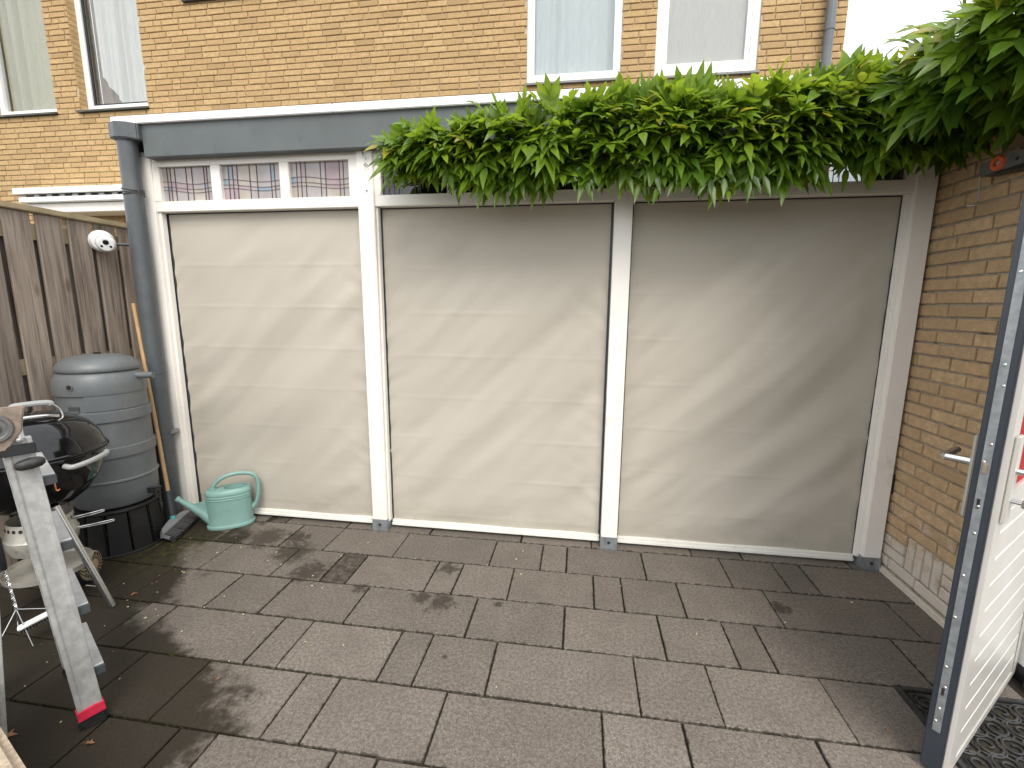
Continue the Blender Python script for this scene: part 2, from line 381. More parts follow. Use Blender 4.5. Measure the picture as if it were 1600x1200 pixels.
def cloth(name, col, tr=.08):
    b = NB(name); n1 = b.noise(60, 3, .6, b.map(b.pos(), (1, 1, .12)))
    b.set(b.ramp(n1, [(.3, [x * .85 for x in col]), (.7, col)]), .85); 
    t = b.n('ShaderNodeBsdfTranslucent'); t.inputs[0].default_value = (*col, 1); m = b.n('ShaderNodeMixShader'); m.inputs[0].default_value = tr
    b.l(b.p.outputs[0], m.inputs[1]); b.l(t.outputs[0], m.inputs[2]); b.l(m.outputs[0], b.out.inputs['Surface']); return b.mat
M['curtain_w'] = cloth('white_net_curtain', (.66, .66, .66)); M['curtain_g'] = cloth('sage_net_curtain', (.40, .38, .27)); M['curtain_b'] = cloth('blue_white_curtain', (.52, .575, .60))
M['mesh_blind'] = cloth('grey_mesh_blind', (.50, .485, .47)); M['drape'] = simple('brown_drape', (.22, .17, .12), .9)

def leaf_mat(name, attr):
    b = NB(name)
    if attr: a = b.n('ShaderNodeAttribute'); a.attribute_name = 'tint'; t = a.outputs['Fac']
    else: a = b.n('ShaderNodeAttribute'); a.attribute_name = 'tint'; t = a.outputs['Fac']
    P = b.pos(); n1 = b.noise(16, 4, .6, P)
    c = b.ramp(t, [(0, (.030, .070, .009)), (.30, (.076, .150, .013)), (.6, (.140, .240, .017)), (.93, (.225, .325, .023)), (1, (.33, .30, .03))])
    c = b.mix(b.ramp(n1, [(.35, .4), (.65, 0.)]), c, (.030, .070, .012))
    b.set(c, .32); b.p.inputs['Specular IOR Level'].default_value = .5
    tl = b.n('ShaderNodeBsdfTranslucent'); hs = b.n('ShaderNodeHueSaturation'); hs.inputs['Value'].default_value = 1.9; hs.inputs['Hue'].default_value = .485; b.l(c, hs.inputs['Color']); b.l(hs.outputs[0], tl.inputs[0])
    m = b.n('ShaderNodeMixShader'); m.inputs[0].default_value = .42
    b.l(b.p.outputs[0], m.inputs[1]); b.l(tl.outputs[0], m.inputs[2]); b.l(m.outputs[0], b.out.inputs['Surface']); return b.mat
M['leaf'] = leaf_mat('wisteria_leaf', True)

# ================================================================== SETTING
# ---- ground and paving
g = MB().box((-600, -600, -.30), (600, 600, -.06)).build('ground', M['earth']); tag(g, kind='structure')
patio = MB().box((-2.3, -4.2, -.07), (3.0, .62, -.016)).build('patio', M['soil']); tag(patio, kind='structure')
YH = lambda k: .005 - .2995 * k
rows = {
 -1: [-1.95, -1.66, -1.21, -1.065, -.912, -.46, .135, .75, 1.204, 1.81, 2.108, 2.71, 2.86],
 0: [-1.95, -1.65, -1.2, -.76, -.455, 0, .6, .9, 1.05, 1.505, 1.96, 2.26, 2.41, 2.86],
 1: [-1.95, -1.5, -1.05, -.602, -.297, -.147, .303, .453, .753, 1.203, 1.354, 1.655, 2.105, 2.70, 2.86],
 2: [-1.95, -1.345, -1.19, -.75, -.445, .005, .605, 1.055, 1.507, 1.807, 1.955, 2.55, 2.86],
 3: [-1.95, -1.63, -1.03, -.88, -.285, -.139, .311, .461, .761, 1.361, 1.66, 2.105, 2.7, 2.86],
 4: [-1.95, -1.49, -1.04, -.74, -.433, .0145, .1645, .6145, 1.2125, 1.505, 1.956, 2.41, 2.86],
 5: [-1.95, -1.34, -1.19, -.59, -.289, -.137, .31, .461, .911, 1.36, 1.96, 2.26, 2.86]}
rr = random.Random(3)
for k in range(6, 14):
    x = -1.95; L = [x]
    while x < 2.86:
        x += rr.choice((.15, .3, .45, .6)); L.append(min(x, 2.86))
    if L[-1] - L[-2] < .06: L.pop(-2)
    rows[k] = L
slab_cache = {}
def slab_mesh(wd, dp):
    key = (round(wd, 2), round(dp, 2))
    if key not in slab_cache:
        slab_cache[key] = MB().box((-wd/2, -dp/2, -.045), (wd/2, dp/2, 0)).mesh('paving_slab', M['slab'], bevel=.0028, seg=1)
    return slab_cache[key]
for k, L in rows.items():
    y0, y1 = YH(k + 1), YH(k)
    for a, b_ in zip(L, L[1:]):
        g_ = .0065 + rr.uniform(-.001, .0015)
        wd, dp = round(b_ - a, 2) - g_, (y1 - y0) - .0095
        key = (round(b_ - a, 2), 0)
        if key not in slab_cache:
            slab_cache[key] = MB().box((-wd/2, -dp/2, -.045), (wd/2, dp/2, 0)).mesh('paving_slab', M['slab'], bevel=.0028, seg=1)
        o = inst('paving_slab', slab_cache[key], patio, ((a + b_) / 2 + rr.uniform(-.0008, .0008), (y0 + y1) / 2 + rr.uniform(-.0008, .0008), rr.uniform(-.0015, .0015)),
                 (rr.uniform(-.003, .003), rr.uniform(-.003, .003), rr.uniform(-.002, .002)))
        dirt = 0.
        if k == 1 and abs(a + .297) < .01: dirt = .85
        if k == -1 and abs(a + 1.065) < .01: dirt = .8
        if k == 4 and abs(a + .74) < .01: dirt = .45
        if k == 5 and a < -.2: dirt = .6
        o['dirt'] = dirt; o['half_width'] = wd / 2; o['half_depth'] = dp / 2

# ---- brick builders
def brick_mesh(wd, h, d, seed, mats, ch=.004, jit=.0022):
    r_ = random.Random(seed); j = lambda: r_.uniform(-jit, jit)
    # local: x along wall, y out of the wall is -y, z up ; back at y=0 (inside mortar), face at y=-d
    x0, x1, z0, z1 = -wd/2, wd/2, -h/2, h/2
    q = [(x0, z0), (x1, z0), (x1, z1), (x0, z1)]
    sid = [(x + j(), z + j() * .7) for x, z in q]
    vs = [(x, 0, z) for x, z in sid] + [(x, -d + ch * .8, z) for x, z in sid]
    fx = [(x + (ch if x < 0 else -ch) + j() * .5, -d + j() * .5, z + (ch if z < 0 else -ch) + j() * .5) for x, z in sid]
    vs += fx
    fs = [(8, 9, 10, 11)] + [(i, (i+1) % 4, 4 + (i+1) % 4, 4 + i) for i in range(4)] + [(4 + i, 4 + (i+1) % 4, 8 + (i+1) % 4, 8 + i) for i in range(4)]
    return vs, fs
BM_CACHE = {}
def brick_data(wd, h, d, var, mat):
    key = (round(wd, 3), round(h, 3), var, mat.name)
    if key not in BM_CACHE:
        vs, fs = brick_mesh(wd, h, d, hash((var, round(wd*1000))) % 9999, mat); BM_CACHE[key] = MB().add(vs, fs).mesh('brick', mat)
    return BM_CACHE[key]

# ---- the house behind
HY = 2.5
house = thing('brick_house', 'yellow brick house with white framed upstairs windows behind the veranda', 'house', (-1.2, HY, 0))
off = Vector((1.2, -HY, 0))
OPEN = [(-6.32, -5.36, 3.83, 5.45), (-5.02, -4.08, 3.83, 5.45), (.45, 1.41, 3.815, 5.45), (1.745, 2.715, 3.80, 5.45), (-3.42, -2.5, 4.90, 5.45)]
X0, X1, Z0, Z1 = -7.6, 3.475, 2.18, 5.5
mb = MB()
cuts = sorted({X0, X1, *[v for o_ in OPEN for v in o_[:2]]})
for a, b_ in zip(cuts, cuts[1:]):
    c_ = (a + b_) / 2; op = [o_ for o_ in OPEN if o_[0] < c_ < o_[1]]
    segs = [(0.0, Z1)] if not op else [(0.0, op[0][2]), (op[0][3], Z1)]
    for z0, z1 in segs:
        if z1 - z0 > .01: mb.box((a, .011, z0), (b_, .30, z1))
mb.v = [(x + 1.2, y, z) for x, y, z in mb.v]
mb.build('wall', M['mortar'], house)
CH, BL = .0618, .219
bricks = []
rb = random.Random(11)
nc = int((Z1 - Z0) / CH)
for c_ in range(nc):
    z = Z0 + c_ * CH + CH / 2
    x = X0 - rb.choice((.0, .055, .11, .165)) - rb.uniform(0, .02)
    while x < X1:
        wd = BL if rb.random() > .10 else BL * .5
        spans = [(x, x + wd)]
        for (a, b_, z0, z1) in OPEN:
            if z0 - .02 < z < z1:
                ns = []
                for s0, s1 in spans:
                    if s1 <= a or s0 >= b_: ns.append((s0, s1)); continue
                    if s0 < a: ns.append((s0, a + .009))
                    if s1 > b_: ns.append((b_, s1))
                spans = ns
        for s0, s1 in spans:
            s0 = max(s0, X0); s1 = min(s1, X1 + .008)
            if s1 - s0 > .03: bricks.append(((s0 + s1) / 2 - .0045, z, s1 - s0 - .009))
        x += wd
def vis(x, z):
    p = project((x, HY, z))
    if p is None or not (0 < p[0] < 1600 and 0 < p[1] < 1200): return 9e9
    roofy = 187 - (p[0] - 180) * .0627 if p[0] > 180 else 310
    if p[1] > roofy: return 9e9
    return (Vector((x, HY, z)) - CAM_LOC).length
bricks.sort(key=lambda b_: vis(b_[0], b_[1]))
far = MB()
for i, (x, z, wd) in enumerate(bricks):
    out = .012 + rb.uniform(-.0015, .0025)
    if i < 300:
        ww = round(wd / .01) * .01 if wd > .2 or abs(wd - .1) < .015 else round(wd, 2)
        inst('brick', brick_data(wd if wd < .2 else .21, CH - .0095, out, i % 6, M['hb_o']), house, (x + 1.2, .011, z), (rb.uniform(-.004, .004), rb.uniform(-.004, .004), 0))
    else:
        vs, fs = brick_mesh(wd, CH - .0095, out, rb.randrange(99999), None)
        far.add([(a + x + 1.2, b2 + .011, c2 + z) for a, b2, c2 in vs], fs, t=rb.uniform(.01, 1))
far.build('brick', M['hb_a'], house, kind='stuff')
# reveals of the left windows, and frames, panes, curtains
def curtain(parent, x0, x1, z0, z1, y, mat, amp=.018, waves=9, cut=None, seed=0, name='curtain'):
    r_ = random.Random(seed); ph = [r_.uniform(0, 6) for _ in range(6)]
    nx, nz = 90, 10; vs = []
    for i in range(nx + 1):
        u = i / nx; x = x0 + (x1 - x0) * u
        zb = z0 if cut is None else max(z0, cut(u))
        for k in range(nz + 1):
            t = k / nz; z = zb + (z1 - zb) * t
            a = amp * (.6 + .4 * math.sin(u * 5 + ph[0]))
            yy = y + a * math.sin(u * waves * 6.283 + ph[1] + .6 * math.sin(u * 7 + ph[2]) + .3 * t) + a * .5 * math.sin(u * waves * 2.3 * 6.283 + ph[3] - .5 * t)
            vs.append((x, yy, z))
    fs = [(i*(nz+1) + k, (i+1)*(nz+1) + k, (i+1)*(nz+1) + k + 1, i*(nz+1) + k + 1) for i in range(nx) for k in range(nz)]
    return MB().add(vs, fs, 0, True).build(name, mat, parent)
def window(x0, x1, z0, z1, recess, fw, sillmat, frame2=False, sill_over=.05):
    x0 += 1.2; x1 += 1.2; y = recess
    f = MB()
    for a, b_ in (((x0, z0), (x0 + fw, z1)), ((x1 - fw, z0), (x1, z1)), ((x0 + fw, z0), (x1 - fw, z0 + fw)), ((x0 + fw, z1 - fw), (x1 - fw, z1))):
        f.box((a[0], y, a[1]), (b_[0], y + .07, b_[1]))
    win = f.build('window', M['white_clean'], house, bevel=.004)
    gx0, gx1, gz0 = x0 + fw, x1 - fw, z0 + fw
    if frame2:
        f = MB(); q = .045
        for a, b_ in (((gx0, gz0), (gx0 + q, z1 - fw)), ((gx1 - q, gz0), (gx1, z1 - fw)), ((gx0 + q, gz0), (gx1 - q, gz0 + q))):
            f.box((a[0], y + .012, a[1]), (b_[0], y + .06, b_[1]))
        f.build('sash', M['white_clean'], win, bevel=.004); gx0 += q; gx1 -= q; gz0 += q
    MB().box((gx0 - .005, y + .035, gz0 - .005), (gx1 + .005, y + .043, z1 - fw + .005)).build('pane', M['glass'], win)
    MB().box((x0 + .005, .30, z0), (x1 - .005, .31, z1)).build('dark_room', M['dark_in'], win)
    s = MB(); s.prism([(-.035, -.045), (recess + .02, -.028), (recess + .02, -.002), (-.035, -.022)], x0 - sill_over * .4, x1 + sill_over * .4,
        M=Matrix(((0, 0, 1, 0), (1, 0, 0, 0), (0, 1, 0, z0), (0, 0, 0, 1))))
    s.build('sill', sillmat, win, bevel=.004)
    return win, gx0, gx1, gz0
wn, a, b_, c_ = window(-6.32, -5.36, 3.83, 5.45, .10, .07, M['sill'])
curtain(wn, a + .05, b_, c_, 5.4, .175, M['curtain_g'], .034, 4, seed=1)
wn, a, b_, c_ = window(-5.02, -4.08, 3.83, 5.45, .10, .075, M['sill'])
curtain(wn, a + .10, b_, c_, 5.4, .185, M['curtain_w'], .032, 5, cut=lambda u: 3.9 + max(0, .36 - u * .85), seed=2)
curtain(wn, a + .02, a + .30, c_, 5.4, .225, M['drape'], .015, 4, seed=5, name='drape')
MB().box((a, .118, c_ - .001), (a + .03, .135, 5.37)).box((a + .03, .118, c_ - .001), (b_, .135, c_ + .022)).build('gasket', M['black'], wn)
for k in range(26): MB().box((-3.82, .012, 3.838 + k * CH), (-3.814, .098, 3.838 + k * CH + .051)).build('reveal_brick', M['hb_o'], house)
wn, a, b_, c_ = window(.45, 1.41, 3.815, 5.45, .03, .075, M['sill_grey'])
curtain(wn, a, b_, c_, 5.4, .125, M['curtain_b'], .030, 3, seed=3)
wn, a, b_, c_ = window(1.745, 2.715, 3.80, 5.45, .03, .07, M['sill_grey'], True)
curtain(wn, a, b_, c_, 5.4, .085, M['mesh_blind'], .003, 3, seed=4, name='blind')
wn, a, b_, c_ = window(-3.42, -2.5, 4.90, 5.45, .10, .07, M['black'], sill_over=.12)
# rain pipe at the house corner
rp = thing('rain_pipe', 'slim grey rain pipe on the right corner of the yellow brick house', 'pipe', (3.30, 2.43, 0))
MB().tube([(0, 0, 2.0), (0, 0, 5.6)], .042, 16).build('pipe', M['pvc'], rp)
MB().tube([(0, 0, 4.06), (0, 0, 4.14)], .047, 16).build('collar', M['pvc'], rp)
MB().box((-.05, .0, 3.80), (.05, .066, 3.825)).build('clip', M['zinc'], rp)
# sun awning box of the neighbour
aw = thing('awning_box', 'white awning cassette on the brick wall above the wooden fence', 'awning', (-4.6, 2.3, 2.6))
MB().prism([(-.18, .25), (.17, .29), (.17, .22), (-.18, .18)], -1.08, 1.5, M=Matrix(((0, 0, 1, 0), (1, 0, 0, 0), (0, 1, 0, 0), (0, 0, 0, 1)))).build('cover', M['white_clean'], aw, bevel=.006)
MB().box((-1.02, -.13, .155), (1.45, .17, .175)).build('shadow_gap', M['black'], aw)
for i in range(14): MB().box((-1.0 + i * .18, -.15, .150), (-.93 + i * .18, -.128, .180)).build('clip', M['greyplastic'], aw)
MB().box((-1.04, -.16, .09), (1.47, .17, .150)).build('front_bar', M['white_clean'], aw, bevel=.008)
MB().box((-1.02, -.10, -.02), (1.45, .17, .085)).build('lower_rail', M['white'], aw, bevel=.006)

# ---- the right garden wall with the doorway
GX = 2.87
gw = thing('garden_wall', 'tan brick side wall beside the right veranda post', 'wall', (GX, 0, 0))
MB().box((.010, -.70, -.05), (.26, .72, 2.42)).build('mortar_core', M['mortar_g'], gw)
gz = [.0405 + .0652 * i for i in range(37)]
rg = random.Random(5)
def gbrick(y0, y1, z0, z1, mat, var):
    wd, h = abs(y1 - y0), z1 - z0
    o = inst('brick', brick_data(round(wd, 3), round(h, 3), .013, var, mat), gw, (.012 + rg.uniform(-.0015, .0015), (y0 + y1) / 2, (z0 + z1) / 2), (0, 0, -math.pi / 2))
    return o
J = .011
# bottom: stepped footing, two courses, then soldier bricks
MB().box((-.018, -.70, -.05), (.012, .06, .031)).build('footing', M['gb_salt'], gw, bevel=.008)
salt = M['gb_salt']
for (y0, y1, z0, z1) in [(-.01, .10, .046, .100), (-.225, -.022, .046, .100), (-.455, -.237, .046, .100), (-.68, -.467, .046, .100),
        (-.125, .09, .112, .164), (-.015, .09, .176, .226), (-.125, -.027, .176, .226)]:
    gbrick(y0, y1, z0, z1, salt, rg.randrange(6))
for i in range(4): gbrick(-.195 - i * .063, -.195 + .052 - i * .063, .113 , .290, salt, rg.randrange(6))
for k in range(3): gbrick(-.60, -.395, .113 + k * .0625, .113 + k * .0625 + .051, salt, rg.randrange(6)); gbrick(-.695, -.611, .113 + k * .0625, .113 + k * .0625 + .051, salt, rg.randrange(6))
gbrick(-.13, .09, .238, .290, M['gb_o'], 1)
z = .3015; n_ = 0
offs = [.105, -.005, .06, .15, .03, .105, -.01, .075]
while z < 2.40:
    y = offs[n_ % len(offs)] if n_ < 60 else .1
    first = True
    while y > -.69:
        y1 = max(y - .212, -.695)
        if y - y1 > .03: gbrick(y1, min(y, .105), z, z + .0537, M['gb_o'] if z > .55 or rg.random() > .5 else salt, rg.randrange(6))
        y -= .212 + J
    top = offs[n_ % len(offs)]
    if .105 - top > .04: gbrick(top + J, .105, z, z + .0537, M['gb_o'], 2)
    z += .0648; n_ += 1
MB().box((-.02, -.72, 2.42), (.28, .72, 2.45)).build('coping', M['tarp'], gw)
MB().box((-.022, .018, .47), (.0, .05, .585)).build('catch_plate', M['black'], gw, bevel=.003)

# ================================================================== VERANDA
ver = thing('veranda', 'white painted timber veranda with grey fascia and four posts', 'veranda', (.55, 0, 0))
def V(mb_, name, mat, parent=ver, **k):
    if parent is ver: mb_.v = [(x - .55, y, z) for x, y, z in mb_.v]
    return mb_.build(name, mat, parent, **k)
for i, (x0, x1) in enumerate([(-1.745, -1.655), (-.26, -.158), (1.258, 1.357), (2.757, 2.852)]):
    po = V(MB().box((x0, .010, .075), (x1, .125, 2.425)), 'post', M['white'], bevel=.004)
    c_ = (x0 + x1) / 2 - .55
    if i == 0:
        MB().box((x0 - .55 - .012, .0, 0), (x1 - .55 + .004, .13, .082)).build('post_base', M['concrete'], po, bevel=.006)
    else:
        sh = MB().box((x0 - .55 - .003, .007, -.01), (x1 - .55 + .003, .128, .078)).build('post_shoe', M['zinc'], po, bevel=.002)
        MB().lathe([(0, 0), (.009, .0), (.009, .004), (.006, .006), (0, .006)], 10, M=frame_z((0, -1, 0), (c_, .0067, .045))).build('bolt', M['black'], po)
V(MB().box((-1.655, .035, .06), (-1.637, .075, 2.09)), 'guide_rail', M['white'], bevel=.003)
V(MB().box((-.158, .035, .06), (-.146, .075, 2.09)), 'guide_rail', M['white'], bevel=.003)
V(MB().box((2.735, .045, .06), (2.757, .075, 2.09)), 'guide_rail', M['white'], bevel=.003)
# header beam, fascia, trim, roof
V(MB().box((-1.735, .030, 2.392), (2.85, .12, 2.46)), 'header_beam', M['white'], bevel=.003)
V(MB().box((-1.625, -.05, 2.402), (2.92, .02, 2.589)), 'fascia', M['fascia'], bevel=.003)
V(MB().box((-1.80, -.03, 2.36), (-1.765, 2.45, 2.589)), 'side_fascia', M['fascia'], bevel=.003)
for (a, b_) in [(-1.815, -.35), (-.348, 1.15), (1.152, 2.80)]:
    V(MB().box((a, -.072, 2.5895), (b_, .06, 2.636)), 'roof_edge_trim', M['trim'], bevel=.004)
V(MB().box((-1.80, .06, 2.55), (2.80, 2.49, 2.625)), 'roof', M['tarp'])
V(MB().box((-1.745, .13, 0), (-1.70, 2.49, 2.55)), 'side_wall', M['white'])
V(MB().box((-1.68, 2.30, 0), (2.86, 2.33, 2.55)), 'inner_wall', M['dark_in'])
V(MB().tube([(-.213, .005, 2.395), (-.205, -.012, 2.375), (-.19, -.014, 2.36), (-.188, -.012, 2.345)], .0035, 8), 'hook', M['zinc'])
V(MB().tube(catmull([(-.195, .004, 2.33), (-.2, -.012, 2.318), (-.188, -.014, 2.31), (-.176, -.01, 2.32)]), .003, 8), 'hook', M['zinc'])
V(MB().lathe([(0, 0), (.006, 0), (.004, .006), (0, .007)], 8, M=frame_z((0, -1, 0), (-.2, .009, 2.18))), 'screw', M['zinc'])
def transom(x0, x1, panes, stain, seed):
    r_ = random.Random(seed); mb_ = MB(); y0, y1 = .024, .085
    zb, zt = 2.155, 2.365
    mb_.box((x0, y0, 2.092), (x1, y1, zb)).box((x0, y0, zt), (x1, y1, 2.391))
    xs = [x0] + [v for p in panes for v in p] + [x1]
    for a, b_ in zip(xs[::2], xs[1::2]): mb_.box((a, y0, zb), (b_, y1, zt))
    fr = V(mb_, 'transom_window', M['white'], bevel=.003)
    for (a, b_) in panes:
        pn = MB(); ld = MB(); wv = r_.uniform(0, 6)
        wx = b_ - a
        vx = sorted([.10, .17 + r_.uniform(-.01, .01), .25, .50 + r_.uniform(-.06, .02), .585, .82, .88 + r_.uniform(-.01, .02)])
        cols = [0] + vx + [1]; zr = [0, .30, .40, .55, 1]
        yy = .05
        zf = lambda u, t: zb + (zt - zb) * (t + (.05 * math.sin(u * 5 + wv) if 0 < t < 1 else 0))
        sub = 3
        for i in range(len(cols) - 1):
            for k in range(len(zr) - 1):
                u0, u1 = cols[i], cols[i+1]
                q = r_.random(); wide = (u1 - u0) > .12
                mi = 0 if q < .5 else 1 if q < .78 else 3
                if k in (1, 2) and r_.random() < .12: mi = 2
                if k == 3 and not wide and r_.random() < .15: mi = 2
                for s_ in range(sub):
                    ua, ub = u0 + (u1 - u0) * s_ / sub, u0 + (u1 - u0) * (s_ + 1) / sub
                    pn.add([(a + wx*ua - .55, yy, zf(ua, zr[k])), (a + wx*ub - .55, yy, zf(ub, zr[k])), (a + wx*ub - .55, yy, zf(ub, zr[k+1])), (a + wx*ua - .55, yy, zf(ua, zr[k+1]))], [(0, 1, 2, 3)], mi)
        if stain:
            pn.box((a - .55, yy + .004, zb), (b_ - .55, yy + .008, zt), 4)
            p_ = pn.build('pane', [M['st_grey'], M['st_pink'], M['st_blue'], M['st_cream'], M['dark_in']], fr)
        else:
            p_ = MB().box((a - .55, yy, zb), (b_ - .55, yy + .005, zt)).build('pane', M['glass_dark'], fr)
        for v in vx: ld.box((a + wx*v - .0017 - .55, yy - .004, zb), (a + wx*v + .0017 - .55, yy - .0005, zt))
        for t in zr[1:-1]:
            for s_ in range(12):
                u0, u1 = s_ / 12, (s_ + 1) / 12; za, z2 = zf(u0, t), zf(u1, t)
                ld.add([(a + wx*u0 - .55, yy - .0035, za - .0015), (a + wx*u1 - .55, yy - .0035, z2 - .0015), (a + wx*u1 - .55, yy - .0035, z2 + .0015), (a + wx*u0 - .55, yy - .0035, za + .0015)], [(0, 1, 2, 3)])
        ld.build('leading', M['lead'], fr)
transom(-1.655, -.26, [(-1.61, -1.243), (-1.177, -.772), (-.709, -.318)], True, 4)
transom(-.158, 1.258, [(-.115, .29), (.36, .76), (.83, 1.21)], False, 5)
transom(1.357, 2.757, [(1.40, 1.80), (1.87, 2.27), (2.34, 2.71)], False, 6)

# roller screens
SPR = random.Random(2)
def screen(x0, x1, label, seed, folds):
    r_ = random.Random(seed)
    t = thing('roller_screen', label, 'screen', ((x0 + x1) / 2, .086, 0), 0, 'roller screens between the veranda posts')
    cx = (x0 + x1) / 2; nx, nz = 90, 220; z0, z1 = .048, 2.12; vs = []
    hw = (x1 - x0) / 2
    ph = [r_.uniform(0, 6.28) for _ in range(10)]
    for k in range(nz + 1):
        z = z0 + (z1 - z0) * k / nz
        for i in range(nx + 1):
            x = -hw + 2 * hw * i / nx
            u = (x + hw) / (2 * hw); t_ = (z - z0) / (z1 - z0)
            env = min(1, (1 - abs(2*u - 1)) * 5.0) ** .8 * min(1, t_ * 9) * min(1, (1 - t_) * 6) ** .7
            d = 0
            for (fx, fz, ang, lw, ln, amp) in folds:
                ca, sa = math.cos(ang), math.sin(ang)
                dx, dz = (x - fx), (z - fz); al = dx*ca + dz*sa; ac = -dx*sa + dz*ca + .05 * math.sin(al * 3 + fx * 7)
                d += .55 * amp * math.exp(-(ac / lw) ** 2) * math.exp(-(al / ln) ** 2)
            for an, fq, fa, am in ((.75, 3.1, .9, .024), (.68, 6.5, 1.2, .022), (.80, 11., 1.8, .0105)):
                al = x * math.cos(an) + z * math.sin(an); ac = -x * math.sin(an) + z * math.cos(an)
                d += am * mnoise.noise(Vector((al * fa + seed * 5.3, ac * fq + seed * 2.1, an * 9))) * (.6 + .5 * mnoise.noise(Vector((x * 1.2 + seed, z * 1.1, 4.))))
            d *= env
            # slight puckers at the guides
            for sgn, e in ((0, u), (1, 1 - u)):
                d += .0095 * math.exp(-e * 2*hw / .10) * mnoise.noise(Vector((3.1 * sgn + seed, x * 4, (z + (.5 if sgn else -.5) * x) * 13))) * min(1, (1 - t_) * 4) * min(1, t_ * 12)
            d += .0045 * env * mnoise.noise(Vector((x * 1.7 + seed * 3, z * 1.7, seed)))
            # horizontal marks pressed in by the roll
            d += .0016 * math.exp(-(((z + ph[1] * .05) % .27 - .135) / .010) ** 2) * (.6 + mnoise.noise(Vector((x * 3, z, seed))))
            d += .006 * math.exp(-t_ * 22) * math.sin(x * 9 + ph[2]) 
            vs.append((x, -d, z))
    fs = [(k*(nx+1) + i, k*(nx+1) + i + 1, (k+1)*(nx+1) + i + 1, (k+1)*(nx+1) + i) for k in range(nz) for i in range(nx)]
    MB().add(vs, fs, 0, True).build('fabric', M['fabric'], t)
    bm_ = MB().box((-hw, -.026, .020), (hw, .012, .040)).box((-hw, -.018, .0405), (hw, .010, .058))
    bm_.build('bottom_bar', M['bar'], t, bevel=.003)
    MB().box((-hw, -.004, 2.085), (hw, .03, 2.13)).build('roller_slot', M['black'], t)
    for s_ in (-1, 1):
        MB().box((s_*hw - .006, -.005, .06), (s_*hw + .006, .012, 2.09)).build('guide_channel', M['anthracite'], t)
    return t
A = R(43)
screen(-1.637, -.272, 'beige roller screen pulled down in the left bay behind the watering can', 1,
       [(.18, .95, A, .11, .75, .026), (-.05, 1.45, R(55), .10, .55, .017), (.45, .45, R(38), .09, .55, .017), (-.35, .55, R(50), .10, .5, .014), (.1, 1.2, R(48), .08, .8, -.012), (-.2, 1.75, R(20), .07, .6, .009)])
screen(-.146, 1.250, 'beige roller screen pulled down in the middle bay', 2,
       [(-.05, .75, A, .12, .8, .024), (-.3, 1.1, R(40), .12, .55, .022), (.35, 1.15, R(42), .10, .7, -.016), (.35, .85, R(40), .07, .6, .012), (-.45, 1.55, R(50), .09, .4, .016), (.1, .25, R(30), .07, .5, .013), (.5, .5, R(35), .08, .4, .014), (.1, 1.65, R(15), .07, .6, .008)])
screen(1.363, 2.742, 'beige roller screen pulled down in the right bay beside the brick wall', 3,
       [(.0, 1.0, R(44), .11, .9, .028), (.30, .95, R(44), .09, .75, -.016), (-.4, .95, R(48), .09, .6, .018), (.4, .55, R(40), .09, .6, .022), (-.1, 1.4, R(46), .08, .6, .012), (.3, 1.35, R(40), .10, .5, .018), (.15, .3, R(25), .06, .5, .012), (-.35, .45, R(42), .08, .5, .012)])

# ---- downpipe at the left post
dp = thing('downpipe', 'thick grey plastic downpipe at the left corner of the veranda', 'pipe', (-1.722, -.062, 0))
MB().tube([(0, 0, .0), (0, 0, 2.53)], .0535, 24).build('pipe', M['pipe_grey'], dp)
MB().tube([(0, 0, 1.045), (0, 0, 1.13)], .0575, 24).build('collar', M['pipe_grey'], dp)
MB().tube([(0, 0, .60), (0, 0, .607)], .0565, 24).build('collar', M['pipe_grey'], dp)
hp = MB().prism([(-.065, -.055), (.0, -.075), (.06, -.055), (.10, -.02), (.10, .03), (-.065, .045)], 2.495, 2.588)
hp.build('hopper', M['pipe_grey'], dp, bevel=.006)
MB().tube([(0, 0, 2.49), (0, 0, 2.512)], .060, 24).build('collar', M['pipe_grey'], dp)
for q in (0, .012, .024): MB().tube([(.056 * math.cos(a), .056 * math.sin(a), 2.205 - q + .006 * math.sin(a * 2 + q * 90)) for a in [i * .3142 for i in range(20)]], .0035, 6, closed=True).build('wire_tie', M['cable'], dp)
MB().tube([(.052, -.02, 2.20), (.075, -.03, 2.185), (.07, -.035, 2.17)], .003, 6).build('wire_tie', M['cable'], dp)
MB().box((.02, -.005, .628), (.07, .06, .650)).build('clip', M['zinc'], dp, bevel=.002)

# ---- fence
fe = thing('wooden_fence', 'weathered board fence with a pale cap rail on the left', 'fence', (-2.0, 0, 0))
def fboard(y0, y1, x, th, z1, seed):
    r_ = random.Random(seed); mb_ = MB().box((x - th, y0, .03), (x, y1, z1))
    o = mb_.build('board', M['board'], fe, bevel=.004, seg=1)
    o.rotation_euler = (r_.uniform(-.0025, .0025), 0, 0); return o
y = .20; i = 0
edges = [(.06, .205), (-.105, .03), (-.252, -.125), (-.427, -.288), (-.585, -.453), (-.755, -.612), (-.92, -.782), (-1.09, -.95), (-1.26, -1.12), (-1.43, -1.29), (-1.6, -1.46), (-1.77, -1.63)]
for i, (a, b_) in enumerate(edges): fboard(a, b_, .0, .018, 2.006, i)
for i, ((a, _), (_, d)) in enumerate(zip(edges, edges[1:])): fboard(d - .05, a + .05, -.046, .018, 1.93 + (i % 3) * .012, 40 + i)
for z in (.35, 1.1, 1.86): MB().box((-.0455, -1.85, z), (-.0185, .21, z + .09)).build('rail', M['cap'], fe)
cr_ = MB().box((-.06, -1.9, 2.010), (.022, .215, 2.042)).build('cap_rail', M['cap'], fe, bevel=.004)

